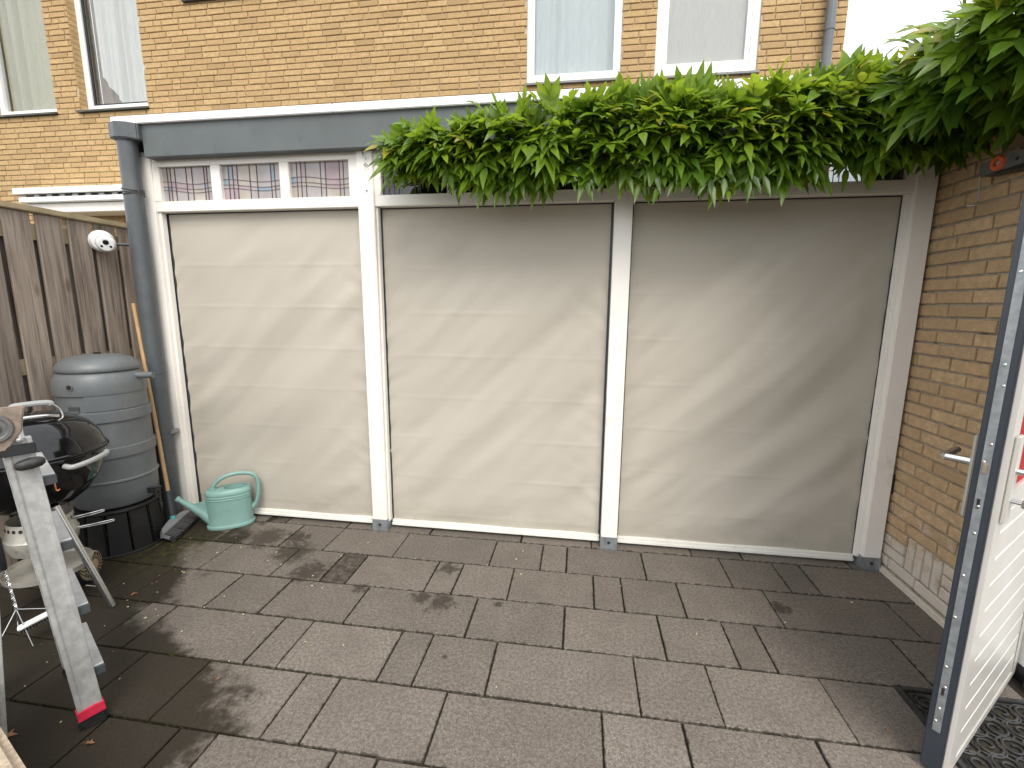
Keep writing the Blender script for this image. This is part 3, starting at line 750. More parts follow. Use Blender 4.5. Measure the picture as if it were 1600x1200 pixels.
# ---- security camera
sc = thing('security_camera', 'white round security camera on the fence beside the downpipe', 'camera', (-1.975, -.088, 1.900))
bd = Vector((.80, -.55, -.18)).normalized()
MB().lathe([(0, 0), (.062, 0), (.067, .006), (.067, .016), (.062, .022), (.061, .030), (.058, .036), (.055, .046), (0, .048)], 36, M=frame_z(bd)).build('base', M['white_clean'], sc)
fz = Vector((.72, -.66, -.30)).normalized()
hd = frame_z(fz, bd * .062 + Vector((.008, .012, -.006)))
MB().lathe([(0, -.042), (.02, -.040), (.038, -.030), (.049, -.010), (.051, .008), (.049, .022), (.043, .034), (.038, .038), (0, .040)], 36, M=hd).build('ball', M['white_clean'], sc)
MB().lathe([(.0505, .000), (.052, .002), (.052, .006), (.0505, .008)], 36, M=hd).build('seam', M['black'], sc)
up_ = Vector((0, 0, 1)); rt = fz.cross(up_).normalized(); u2 = rt.cross(fz)
ce = hd @ Vector((0, 0, .0402))
MB().lathe([(0, .004), (.007, .004), (.014, .002), (.0155, 0)], 20, M=frame_z(fz, ce + u2 * .013)).build('lens', M['enamel'], sc)
for s_ in (-1, 1): MB().lathe([(0, .002), (.006, .001), (.007, 0)], 14, M=frame_z(fz, ce + rt * .022 * s_ - u2 * .012)).build('led', M['enamel'], sc)
MB().tube([bd * .05 + Vector((.03, .03, -.012)), Vector((.225, .075, -.02))], .0095, 12).build('arm', M['pvc_dark'], sc)

# ---- rain barrel and stand
BX, BY = -1.765, -.388
st = thing('barrel_stand', 'black slatted stand under the grey rain barrel', 'stand', (BX, BY, 0))
for k in range(12):
    a0, a1 = k * math.pi / 6 + .02, (k + 1) * math.pi / 6 - .02
    mb_ = MB(); vs = []
    for (r0, z) in ((.226, .0), (.205, .265)):
        for a in (a0, a1): vs.append((r0 * math.cos(a), r0 * math.sin(a), z))
    for (r0, z) in ((.211, .0), (.190, .265)):
        for a in (a0, a1): vs.append((r0 * math.cos(a), r0 * math.sin(a), z))
    mb_.add(vs, [(0, 1, 3, 2), (5, 4, 6, 7), (0, 2, 6, 4), (1, 5, 7, 3), (2, 3, 7, 6), (0, 4, 5, 1)]).build('panel', M['stand'], st, bevel=.006)
MB().lathe([(0, .262), (.205, .262), (.21, .27), (.205, .285), (0, .286)], 32).build('top_plate', M['stand'], st)
MB().lathe([(.212, .0), (.238, .0), (.238, .010), (.230, .016), (.216, .016)], 32).build('foot_ring', M['stand'], st)
ba = thing('rain_barrel', 'grey ribbed plastic rain barrel with a round lid', 'barrel', (BX, BY, .287))
prof = [(0, 0), (.170, 0), (.195, .012), (.208, .04), (.214, .10), (.215, .165), (.2235, .172), (.2235, .178), (.2155, .186), (.214, .27), (.2145, .318), (.2245, .322), (.2245, .378), (.2135, .382), (.213, .50), (.2135, .535), (.2235, .539), (.2235, .596), (.2125, .600), (.210, .655), (.2105, .694), (.2195, .699), (.221, .72), (.219, .755), (.210, .792), (.193, .818), (.182, .826), (.178, .83), (0, .83)]
MB().lathe(prof, 56).build('body', M['pvc'], ba, merge=True)
lid = MB().lathe([(.186, .828), (.196, .829), (.199, .838), (.197, .850), (.186, .872), (.156, .896), (.105, .913), (.05, .920), (0, .922)], 56).build('lid', M['pvc'], ba, merge=True)
MB().box((-.02, -.012, .917), (.02, .012, .930)).build('knob', M['black'], lid, bevel=.004)
vd_ = Vector((CAM_LOC.x - BX, CAM_LOC.y - BY)).normalized()
def onb(ang, r, z):
    a = math.atan2(vd_.y, vd_.x) + ang; return Vector((math.cos(a) * r, math.sin(a) * r, z)), Vector((math.cos(a), math.sin(a), 0))
p, n = onb(-.66, .2205, .752)
MB().lathe([(.0, .003), (.012, .003), (.013, -.01)], 18, M=frame_z(n, p)).build('inlet_hole', M['black'], ba)
MB().lathe([(.013, .004), (.019, .004), (.020, -.01)], 18, M=frame_z(n, p)).build('inlet_ring', M['pvc'], ba)
def curved_bar(a0, a1, z0, z1, r0, r1, name, mat, k=14):
    mb_ = MB(); vs = []
    for i in range(k + 1):
        a = a0 + (a1 - a0) * i / k
        for r_, z in ((r0, z0), (r1, z0), (r1, z1), (r0, z1)):
            q, _ = onb(a, r_, z); vs.append(q)
    fs = [(i*4 + j, i*4 + (j+1) % 4, i*4 + 4 + (j+1) % 4, i*4 + 4 + j) for i in range(k) for j in range(4)] + [(0, 1, 2, 3), (k*4 + 3, k*4 + 2, k*4 + 1, k*4)]
    return mb_.add(vs, fs).build(name, mat, ba, bevel=.002)
curved_bar(-.40, 1.3, .606, .699, .20, .2165, 'raised_panel', M['pvc'], 24)
curved_bar(-.80, -.52, .612, .640, .205, .216, 'grip_recess', M['pvc_dark'])
curved_bar(-.78, -.54, .603, .615, .205, .2185, 'grip_lip', M['pvc'])
curved_bar(.34, .55, .746, .748, .20, .2178, 'moulded_line', M['pvc_dark'])
p, n = onb(.80, .205, .06)
tp = MB().tube([p, p + n * .045], .014, 12); tp.tube([p + n * .045 + Vector((0, 0, .018)), p + n * .045 + Vector((0, 0, -.03))], .011, 12)
tp.tube([p + n * .03 + Vector((-.03, -.02, .02)), p + n * .035 + Vector((.035, .02, .025))], .007, 8); tp.build('tap', M['black'], ba)
p, n = onb(.93, .20, .79)
MB().tube([p, p + n * .10], .019, 14).build('overflow_pipe', M['pvc'], ba)

# ---- broom
bt, bb = Vector((-1.800, -.085, 1.505)), Vector((-1.578, -.205, .075))
br = thing('broom', 'broom with pale wooden handle and grey head leaning by the downpipe', 'broom', bb - Vector((0, 0, .075)))
L0 = bb - Vector((0, 0, .075)); dv = (bt - bb).normalized()
MB().tube([bb + dv * .16 - L0, bt - L0], .0125, 14).build('handle', M['wood_handle'], br)
MB().tube([bb + dv * .03 - L0, bb + dv * .12 - L0, bb + dv * .185 - L0, bb + dv * .20 - L0], [.019, .019, .0165, .0165], 14).build('socket', M['pvc_dark'], br)
MB().tube([bb - dv * .01 - L0, bb + dv * .035 - L0], .017, 14).build('joint', M['turq'], br)
hx = Vector((-.127, .354, 0)).normalized(); hy = Vector((hx.y, -hx.x, 0)); tilt = Matrix.Rotation(R(24), 3, hx)
hn = tilt @ hy; hu = hx.cross(hn) * -1
if hu.z < 0: hu = -hu
HM = Matrix(((hx.x, hn.x, hu.x, .020), (hx.y, hn.y, hu.y, -.015), (hx.z, hn.z, hu.z, .062), (0, 0, 0, 1)))
MB().prism([(-.175, -.005), (-.178, .012), (-.13, -.018), (0, -.034), (.13, -.018), (.178, .012), (.178, .02), (-.178, .02)][1:], -.022, .018, M=HM).build('head', M['broomhead'], br, bevel=.004)
bs = MB(); r_ = random.Random(9)
for i in range(46):
    for k in range(4):
        x0 = -.168 + .336 * i / 45; zz = -.014 + .009 * k
        bs.tube([HM @ Vector((x0, .02, zz)), HM @ Vector((x0 + r_.uniform(-.004, .004), .092 + r_.uniform(-.006, .004), zz * 1.25 + r_.uniform(-.003, .003)))], .0028, 4, caps=True)
bs.build('bristles', M['bristle'], br, kind='stuff')
MB().box((-.177, .018, -.012), (-.173, .060, .010), M=HM).build('end_strip', M['broomhead'], br)

# ---- watering can
wc = thing('watering_can', 'mint green plastic watering can standing in front of the left screen', 'watering can', (-1.262, -.066, 0), R(33)); wc.scale = (1.06, 1.06, 1.06)
# local x along the long axis (spout towards -x), y towards the screen
ov = lambda r, k=40: None
def oval(rx, ry, z, n=44): return [Vector((rx * math.copysign(abs(math.cos(a)) ** .85, math.cos(a)), ry * math.copysign(abs(math.sin(a)) ** .85, math.sin(a)), z)) for a in [6.28318 * i / n for i in range(n)]]
def loft(secs, caps=(False, False)):
    n = len(secs[0]); mb_ = MB(); vs = [v for s in secs for v in s]
    fs = [(i*n + j, i*n + (j+1) % n, (i+1)*n + (j+1) % n, (i+1)*n + j) for i in range(len(secs)-1) for j in range(n)]
    mb_.add(vs, fs, 0, True)
    if caps[0]: mb_.f.append(tuple(reversed(range(n)))); mb_.m.append(0); mb_.sm.append(False); mb_.t.append(0.)
    if caps[1]: mb_.f.append(tuple((len(secs)-1)*n + j for j in range(n))); mb_.m.append(0); mb_.sm.append(False); mb_.t.append(0.)
    return mb_
body = loft([oval(.128, .076, .0), oval(.136, .084, .003), oval(.138, .086, .012), oval(.135, .083, .020), oval(.129, .077, .024), oval(.127, .075, .03), oval(.126, .074, .1), oval(.126, .074, .188),
             oval(.129, .077, .190), oval(.129, .077, .196), oval(.127, .075, .198), oval(.127, .075, .203), oval(.130, .078, .205), oval(.130, .078, .212), oval(.128, .076, .214), oval(.128, .076, .222), oval(.130, .078, .224), oval(.130, .078, .236), oval(.126, .074, .244)], (True, False))
bo = body.build('body', M['can'], wc, merge=True)
# top with an oval filling hole towards +x
n = 44; outer = oval(.126, .074, .244, n); hole = [Vector((.043 + .070 * math.cos(a), .054 * math.sin(a), .252)) for a in [6.28318 * i / n for i in range(n)]]
mid = [o_.lerp(h, .45) + Vector((0, 0, .006)) for o_, h in zip(outer, hole)]
inn = [Vector((.043 + .065 * math.cos(a), .049 * math.sin(a), .244)) for a in [6.28318 * i / n for i in range(n)]]
deep = [Vector((.043 + .068 * math.cos(a), .052 * math.sin(a), .05)) for a in [6.28318 * i / n for i in range(n)]]
loft([outer, mid, hole, inn, deep], (False, True)).build('top', M['can'], wc)
MB().tube([Vector((.043 + .070 * math.cos(a), .054 * math.sin(a), .252)) for a in [6.28318 * i / 36 for i in range(36)]], .004, 8, closed=True).build('filling_rim', M['can'], wc)
MB().tube(catmull([(-.085, 0, .246), (-.080, 0, .275), (-.04, 0, .315), (.03, 0, .338), (.11, 0, .335), (.158, 0, .305), (.170, 0, .24), (.160, 0, .16), (.142, 0, .115), (.127, 0, .105)], 6), [.0125] * 54 + [.0125], 12).build('handle', M['can'], wc)
MB().tube([(-.085, 0, .240), (-.086, 0, .262)], .021, 14).build('handle_socket', M['can'], wc)
MB().tube([(.122, 0, .095), (.146, 0, .118)], .019, 12).build('handle_socket', M['can'], wc)
MB().tube([(-.105, 0, .045), (-.15, 0, .10), (-.20, 0, .150), (-.262, 0, .208), (-.272, 0, .217)], [.034, .028, .0215, .0145, .0135], 16, caps=True).build('spout', M['can'], wc)
MB().tube([(-.266, 0, .2115), (-.282, 0, .227)], .0165, 14).build('spout_tip', M['can'], wc)
MB().prism([(-.12, .095), (-.12, .185), (-.215, .172), (-.16, .115)], -.004, .004, M=Matrix(((1, 0, 0, 0), (0, 0, 1, 0), (0, 1, 0, 0), (0, 0, 0, 1)))).build('brace', M['can'], wc)
em = [Vector((-.006 + .021 * math.cos(a), 0, .125 + .0145 * math.sin(a))) for a in [6.28318 * i / 24 for i in range(24)]]
sy = lambda x: -.0735 * (1 - (abs(x) / .126) ** 2.35) ** (1 / 2.35)
MB().tube([Vector((v.x, sy(v.x), v.z)) for v in em], .0014, 6, closed=True).tube([Vector((x, sy(x), z)) for x, z in [(-.02, .118), (-.012, .130), (-.008, .120), (0, .131), (.004, .12), (.01, .128)]], .0014, 6).build('emblem', M['can'], wc)

# ---- kettle grill
GXY = Vector((-1.50, -.985, 0))
gr = thing('kettle_grill', 'black enamel kettle grill on aluminium legs by the fence', 'grill', GXY)
RZ = .80
MB().lathe([(.282, 0), (.287, .004), (.287, .012), (.281, .016), (.276, .03), (.262, .075), (.228, .122), (.178, .158), (.118, .180), (.06, .189), (0, .191)], 56, M=Matrix.Translation((0, 0, RZ))).build('lid', M['enamel'], gr, merge=True)
MB().lathe([(.282, -.004), (.288, -.006), (.286, -.014), (.276, -.018), (.270, -.06), (.248, -.135), (.205, -.205), (.15, -.252), (.09, -.276), (0, -.284)], 56, M=Matrix.Translation((0, 0, RZ))).build('bowl', M['enamel'], gr, merge=True)
MB().tube([(.289 * math.cos(a), .289 * math.sin(a), RZ - .002) for a in [6.28318 * i / 64 for i in range(64)]], .0045, 8, closed=True).build('rim', M['enamel'], gr)
gv = Vector((CAM_LOC.x - GXY.x, CAM_LOC.y - GXY.y, 0)).normalized(); gs = Vector((gv.y, -gv.x, 0)) * -1   # gs: to the right in view
if gs.dot(Vector((1, 0, 0))) < 0: gs = -gs
def G(r_, f_, z): return gs * r_ + gv * f_ + Vector((0, 0, z))
MB().tube(catmull([G(.105, .268, .770), G(.13, .30, .768), G(.19, .275, .775), G(.25, .205, .780), G(.262, .165, .782)], 6), [.012] * 24 + [.012], 10).build('side_handle', M['greyplastic'], gr)
MB().tube([G(.12, .26, .765), G(.13, .30, .768)], .007, 8).tube([G(.225, .17, .775), G(.25, .205, .780)], .007, 8).build('handle_bracket', M['black'], gr)
MB().tube(catmull([G(-.03, .10, .985), G(-.03, .10, 1.035), G(.0, .10, 1.045), G(.085, .10, 1.045), G(.10, .10, 1.035)], 6), .0135, 10).build('lid_handle', M['greyplastic'], gr)
MB().tube(catmull([G(.10, .10, 1.04), G(.125, .10, 1.01), G(.13, .11, .97), G(.10, .13, .955)], 6), .0035, 8).build('handle_wire', M['chrome'], gr)
MB().tube(catmull([G(-.06, .14, .985), G(.0, .15, .992), G(.07, .14, .990), G(.115, .12, .978)], 6), [.010] * 19, 10).build('heat_shield', M['chrome'], gr)
legs = []
for nm, top, bot in ((0, G(.055, .16, .56), Vector((.305, .028, .004))), (1, G(-.15, .05, .56), G(-.27, .16, .004)), (2, G(.02, -.15, .56), G(.0, -.28, .09))):
    lg = MB().tube([top, bot], .016, 14).build('leg', M['chrome'], gr); legs.append((top, bot))
    if nm < 2: MB().tube([bot + (top - bot) * .004, bot + (top - bot) * .05], .0165, 12).build('foot_cap', M['black'], lg) if nm == 1 else MB().tube([bot - Vector((0, 0, .003)), bot + (top - bot) * .012], .0085, 10).build('foot_peg', M['wood_handle'], lg)
# ash catcher: perforated ring and pan
ac = MB().lathe([(.112, .475), (.118, .478), (.122, .44), (.126, .405), (.130, .395)], 40).build('ash_collar', M['ashpan'], gr)
for i in range(26):
    a = 6.28318 * i / 26; nrm = Vector((math.cos(a), math.sin(a), .1))
    MB().lathe([(0, .0012), (.0085, .001), (.009, 0)], 10, M=frame_z(nrm, (math.cos(a) * .1205, math.sin(a) * .1205, .452))).build('vent_hole', M['black'], ac)
MB().lathe([(.130, .398), (.134, .392), (.130, .35), (.118, .318), (.09, .308), (0, .305)], 40).build('ash_pan', M['ashpan'], gr)
MB().tube(catmull([G(.105, .06, .452), G(.16, .09, .462), G(.215, .11, .470), G(.225, .115, .472), G(.215, .13, .468), G(.15, .10, .456), G(.11, .07, .446)], 5), .0032, 8).build('damper_handle', M['chrome'], gr)
MB().tube(catmull([G(.12, .06, .395), G(.18, .09, .402), G(.245, .12, .410), G(.255, .125, .411), G(.245, .14, .408), G(.17, .10, .398), G(.125, .07, .392)], 5), .0032, 8).build('damper_handle', M['chrome'], gr)
MB().lathe([(0, .20), (.145, .20), (.158, .205), (.163, .222), (.167, .222), (.163, .196), (0, .188)], 44).build('lower_shelf', M['ashpan'], gr)
wl = MB().lathe([(.0, .048), (.05, .048), (.082, .040), (.098, .018), (.100, -.02), (.094, -.045), (0, -.048)], 36, M=frame_z(G(.80, .6, 0), G(.12, -.13, .103))).build('wheel', M['black'], gr)
WM = frame_z(G(.80, .6, 0), G(.12, -.13, .103))
hub = MB().lathe([(0, .062), (.05, .061), (.076, .052), (.079, .03), (.079, -.01)], 36, M=WM).build('hub_cover', M['slot'], wl)
for i in range(20):
    a = 6.28318 * i / 20
    for (rr_, zz) in ((.0795, .018),):
        mm = WM @ Matrix.Rotation(a, 4, 'Z') @ Matrix.Translation((rr_, 0, zz))
        MB().box((-.001, -.006, -.022), (.0015, .006, .026), M=mm).build('slot', M['black'], wl)
    mm = WM @ Matrix.Rotation(a, 4, 'Z') @ Matrix.Translation((.052, 0, .0605))
    MB().box((-.02, -.004, -.002), (.018, .004, .001), M=mm).build('slot', M['black'], wl)
t0, b0 = legs[0]
for k_ in (.24, .30): MB().tube([b0 + (t0 - b0) * k_, G(.02, -.10, .16 + k_ * .12)], .003, 6).build('rack_wire', M['chrome'], gr)
MB().tube([b0 + (t0 - b0) * .2, b0 + (t0 - b0) * .22 + G(-.05, -.05, .0)], .003, 6).build('rack_wire', M['chrome'], gr)
MB().tube(catmull([G(.02, .285, .775), G(.05, .295, .765), G(.062, .295, .72), G(.064, .295, .68), G(.070, .297, .672), G(.076, .297, .678)], 5), .0028, 8).build('copper_hook', M['copper'], gr)
MB().box((-.02, -.003, -.022), (.02, .003, .012), M=Matrix.Translation(G(.045, .283, .755)) @ Matrix.Rotation(math.atan2(gs.y, gs.x), 4, 'Z')).build('copper_tag', M['copper'], gr, bevel=.002)

# ---- grill brush hanging by the grill
gb = thing('grill_brush', 'wire grill brush with black grip hanging under the grill', 'brush', GXY + G(-.10, .30, 0))
gbm = lambda r_, f_, z: gs * r_ + gv * f_ + Vector((0, 0, z))
MB().tube([gbm(-.035, .0, .52), gbm(-.035, .0, .40), gbm(-.030, .0, .375)], [.014, .016, .010], 12).build('grip', M['black'], gb)
tw = [gbm(-.03 + .012 * t + .004 * math.cos(t * 60), .004 * math.sin(t * 60), .38 - .20 * t) for t in [i / 50 for i in range(51)]]
tw2 = [gbm(-.03 + .012 * t - .004 * math.cos(t * 60), -.004 * math.sin(t * 60), .38 - .20 * t) for t in [i / 50 for i in range(51)]]
MB().tube(tw, .003, 6).tube(tw2, .003, 6).build('twisted_shaft', M['chrome'], gb)
for e in (gbm(.085, .02, .14), gbm(-.07, .02, .09), gbm(-.025, .0, .06), gbm(.012, .06, .015)):
    MB().tube([gbm(-.018, .0, .18), e], .0026, 6).build('wire', M['chrome'], gb)
bh = Matrix.Translation(gbm(.035, .02, .105)) @ Matrix.Rotation(math.atan2(gs.y, gs.x), 4, 'Z') @ Matrix.Rotation(R(-14), 4, 'Y')
MB().box((-.06, -.018, 0), (.06, .018, .014), M=bh).build('head', M['white_clean'], gb, bevel=.004)
bs = MB(); r_ = random.Random(4)
for i in range(13):
    for k in range(4):
        bs.tube([bh @ Vector((-.056 + i * .0095, -.014 + .009 * k, 0)), bh @ Vector((-.056 + i * .0095 + r_.uniform(-.002, .002), -.018 + .012 * k, -.020))], .0026, 5)
bs.build('bristles', M['bristle'], gb, kind='stuff')

# ---- folding ladder
F0 = Vector((-.608, -1.535, 0)); LU = Vector((-.857, .515, 0)).normalized(); LS = Vector((-.515, -.857, 0)).normalized()
la = thing('folding_ladder', 'scuffed aluminium folding ladder with red tape on its foot', 'ladder', F0)
def stile_mesh(p0, p1, w_, d_, name, mat, groove=True):
    # channel profile: w_ along LS (broad face towards the camera), d_ along LU
    ax = (p1 - p0).normalized(); sx = (LS - ax * LS.dot(ax)).normalized(); dx = ax.cross(sx)
    if dx.dot(LU) < 0: dx = -dx
    pr = [(-w_/2, 0), (-w_/2 + .012, 0), (-w_/2 + .017, .004), (w_/2 - .017, .004), (w_/2 - .012, 0), (w_/2, 0), (w_/2, d_), (-w_/2, d_)]
    Mx = Matrix(((sx.x, dx.x, ax.x, p0.x), (sx.y, dx.y, ax.y, p0.y), (sx.z, dx.z, ax.z, p0.z), (0, 0, 0, 1)))
    o = MB().prism(pr, 0, (p1 - p0).length, M=Mx).build(name, mat, la, bevel=.0015, seg=1)
    return o, Mx
TOPZ = 1.085
f_top = LS * .064 + Vector((0, 0, TOPZ))
near, NM = stile_mesh(Vector((0, 0, .05)), f_top, .068, .026, 'stile', M['alu_worn'])
far_, FM = stile_mesh(LU * .36 + Vector((0, 0, .05)), LU * .36 + f_top, .068, .026, 'stile', M['alu_worn'])
b_foot = LS * .235; b_top = f_top + LS * .085
bn, BNM = stile_mesh(b_foot + LU * .0 + Vector((0, 0, .05)), b_top, .062, .026, 'rear_stile', M['alu_worn'])
stile_mesh(b_foot + LU * .42 + Vector((0, 0, .05)), b_top + LU * .36, .062, .026, 'rear_stile', M['alu_worn'])
MB().prism([(-.040, -.006), (.040, -.006), (.042, .032), (-.042, .032)], -.058, -.010, M=NM).build('rubber_foot', M['blackrub'], near, bevel=.010)
MB().prism([(-.0375, -.0035), (.0375, -.0035), (.0375, .030), (-.0375, .030)], -.012, .026, M=NM).build('red_tape_band', M['tape'], near, bevel=.002)
MB().prism([(-.038, -.004), (.038, -.004), (.04, .03), (-.04, .03)], -.055, .0, M=FM).build('rubber_foot', M['blackrub'], far_, bevel=.01)
MB().prism([(-.034, -.004), (.034, -.004), (.034, .03), (-.034, .03)], -.055, .0, M=BNM).build('rubber_foot', M['blackrub'], bn, bevel=.01)
for z in (.205, .455, .705, .945):
    base = LS * (.064 * z / TOPZ) + Vector((0, 0, z))
    tm = Matrix(((LU.x, -LS.x, 0, base.x), (LU.y, -LS.y, 0, base.y), (0, 0, 1, base.z), (0, 0, 0, 1)))
    # local x along rung, y to the climbing side, z up
    tr = MB().box((.024, -.028, -.004), (.362, .066, .0045), M=tm).box((.024, .058, -.030), (.362, .066, -.004), M=tm)
    tr.build('tread', M['alu'], la, bevel=.0015, seg=1)
    MB().prism([(.036, -.031), (.068, -.029), (.068, .000), (.036, .000)], .012, .0235, M=tm @ Matrix(((0, 0, 1, 0), (1, 0, 0, 0), (0, 1, 0, 0), (0, 0, 0, 1)))).build('end_cap', M['pvc_dark'], la, bevel=.002)
# hinge head
hm = Matrix(((LS.x, LU.x, 0, 0), (LS.y, LU.y, 0, 0), (0, 0, 1, 0), (0, 0, 0, 1)))
hc = f_top + LS * .045 + Vector((0, 0, .045)) - LU * .006
HGM = Matrix.Translation(hc) @ hm @ Matrix.Rotation(R(-90), 4, 'X')
hg = MB().prism([(-.075, .060), (-.060, -.02), (-.02, -.075), (.02, -.075), (.06, -.02), (.075, .060)], -.012, .012, M=Matrix.Translation(hc) @ hm @ Matrix.Rotation(R(90), 4, 'X')).build('hinge_plate', M['rust'], la, bevel=.004)
hmz = Matrix.Translation(hc - LU * .012) @ frame_z(-LU)
MB().lathe([(0, .010), (.016, .010), (.020, .006), (.030, .006), (.034, .010), (.042, .010), (.046, .004), (.046, -.004)], 28, M=hmz).build('hinge_disc', M['bracket'], la)
for (a, z) in ((-.05, -.045), (.055, -.045), (.04, .05)):
    MB().lathe([(0, .006), (.007, .005), (.010, 0)], 12, M=Matrix.Translation(hc - LU * .012 + LS * a + Vector((0, 0, z))) @ frame_z(-LU)).build('rivet', M['chrome'], la)
bp = f_top + Vector((0, 0, -.032)) + LS * .045 - LU * .010
MB().box((-.085, -.006, -.017), (.085, .004, .017), M=Matrix.Translation(bp) @ hm).build('black_clamp', M['black'], la, bevel=.003)
kp = f_top + Vector((0, 0, -.080)) - LS * .020 - LU * .018
MB().lathe([(0, -.036), (.009, -.034), (.016, -.024), (.0185, 0), (.016, .024), (.009, .034), (0, .036)], 20, M=Matrix.Translation(kp) @ frame_z(LS + Vector((0, 0, -.12)))).build('release_knob', M['blackrub'], la, merge=True)
MB().tube([kp - LU * .0, kp + LU * .02], .008, 8).build('knob_stem', M['chrome'], la)

# ---- concrete block at the corner, bottom left
cbd = Vector((.216, -.089, 0)).normalized(); cbn = Vector((cbd.y, -cbd.x, 0))
if cbn.y > 0: cbn = -cbn
cb = thing('concrete_block', 'rough sandy concrete block edge in the bottom left corner', 'block', (-.30, -1.93, 0))
CBM = Matrix(((cbd.x, -cbn.x, 0, 0), (cbd.y, -cbn.y, 0, 0), (0, 0, 1, 0), (0, 0, 0, 1)))
MB().box((-.75, -.36, 0), (.55, 0, .40), M=CBM).build('block_body', M['concrete'], cb, bevel=.02, seg=3)

# ================================================================== DOOR, MAT, BRACKET
DB = Vector((2.288, -1.288, 0)); DH = Vector((2.940, -.728, 0))
dd_ = (DH - DB); DW = dd_.length; dd_.normalize(); dn = Vector((-dd_.y, dd_.x, 0))     # dn: outer side (towards the veranda)
do = thing('back_door', 'open garden door with dark blue edge and white grooved inner side', 'door', DH)
# local: x from hinge to free edge, y: + towards the outer face, z up
DM = Matrix(((-dd_.x, dn.x, 0, 0), (-dd_.y, dn.y, 0, 0), (0, 0, 1, 0), (0, 0, 0, 1)))
W_ = DW; T_ = .056; DZ0, DZ1 = .014, 2.16
MB().box((0, .004, DZ0), (W_ - .001, T_, DZ1), M=DM).build('leaf_core', M['anthracite'], do, bevel=.003)
# inner face: white stile/rails around grooved boards and glass
st_w = .085
fr = MB().box((W_ - st_w, -.010, DZ0), (W_ - .010, .0035, DZ1), M=DM).box((0, -.010, DZ0), (st_w, .0035, DZ1), M=DM)
fr.box((st_w, -.010, DZ1 - .11), (W_ - st_w, .0035, DZ1), M=DM).box((st_w, -.010, DZ0), (W_ - st_w, .0035, DZ0 + .03), M=DM).box((st_w, -.010, .90), (W_ - st_w, .0035, .965), M=DM)
fr.build('inner_frame', M['doorwhite'], do, bevel=.002)
z = DZ0 + .032; k = 0
while z < .895:
    z1 = min(z + .088, .898)
    MB().box((st_w + .001, -.0075, z), (W_ - st_w - .001, .0034, z1 - .002), M=DM).build('panel_board', M['doorwhite'], do, bevel=.0045, seg=1)
    z = z1
def bead(z0, z1, mat, name):
    return MB().box((st_w + .001, -.001, z0), (W_ - st_w - .001, .0035, z1), M=DM).build(name, mat, do)
bead(.967, 1.205, M['red_glass'], 'red_pane'); bead(1.235, 2.045, M['dark_pane'], 'dark_pane')
MB().box((st_w, -.007, 1.206), (W_ - st_w, .0035, 1.234), M=DM).build('glazing_bar', M['doorwhite'], do, bevel=.002)
# lock edge
lk = MB().box((W_ - .0005, .020, .16), (W_ + .0025, .040, 1.98), M=DM).build('lock_plate', M['zinc'], do)
for z in (.20, .245, .33, .40, .56, .70, .84, .93, 1.06, 1.115, 1.30, 1.36, 1.6, 1.8):
    MB().lathe([(0, .0022), (.0035, .002), (.005, 0)], 10, M=DM @ frame_z((1, 0, 0), (W_ + .0025, .030 + .006 * math.sin(z * 37), z + .008 * math.sin(z * 91)))).build('screw', M['chrome'], lk)
MB().box((W_ + .002, .025, 1.035), (W_ + .010, .036, 1.065), M=DM).build('latch', M['rust'], lk, bevel=.002)
MB().box((W_ + .0022, .0275, .925), (W_ + .0032, .0345, .955), M=DM).build('bolt_slot', M['black'], lk)
MB().box((W_ + .0022, .0275, .292), (W_ + .0032, .0345, .318), M=DM).build('bolt_slot', M['black'], lk)
# handles
MB().box((W_ - .050, T_ + .001, .885), (W_ - .008, T_ + .011, 1.140), M=DM).build('outer_plate', M['plate'], do, bevel=.003)
MB().tube([DM @ Vector(p_) for p_ in [(W_ - .036, T_ + .012, 1.052), (W_ - .036, T_ + .070, 1.052), (W_ - .046, T_ + .078, 1.052), (W_ - .17, T_ + .079, 1.050)]], .0115, 12).build('outer_handle', M['chrome'], do)
MB().box((W_ - .085, -.022, .885), (W_ - .035, -.0105, 1.150), M=DM).build('inner_plate', M['doorwhite'], do, bevel=.003)
MB().tube([DM @ Vector(p_) for p_ in [(W_ - .060, -.020, 1.045), (W_ - .060, -.062, 1.045), (W_ - .066, -.070, 1.045), (W_ - .18, -.072, 1.042)]], .0095, 12).build('inner_handle', M['chrome'], do)
MB().tube([DM @ Vector(p_) for p_ in [(W_ - .060, -.020, .955), (W_ - .060, -.045, .955)]], .0075, 10).box((W_ - .076, -.066, .944), (W_ - .044, -.046, .966), M=DM).build('thumb_turn', M['chrome'], do, bevel=.002)
# door frame in the wall and the rest of the doorway
df = thing('door_frame', 'white door jamb and dark threshold at the end of the brick wall', 'door frame', (2.97, -.72, 0))
MB().box((-.03, -.075, .05), (.16, .018, 2.20)).build('jamb', M['white_clean'], df, bevel=.003)
MB().box((-.04, -.085, -.01), (.165, .0185, .049)).build('jamb_foot', M['black'], df)
MB().box((-.06, -1.05, -.02), (.16, -.086, .030)).build('threshold', M['anthracite'], df, bevel=.004)
MB().box((-.02, -1.05, .031), (.10, -.086, .042)).build('threshold_strip', M['alu'], df)
MB().box((-.02, -1.13, .05), (.16, -1.05, 2.20)).build('jamb', M['white_clean'], df, bevel=.003)
MB().box((-.02, -1.05, 2.10), (.16, -.075, 2.20)).build('lintel', M['white_clean'], df, bevel=.003)
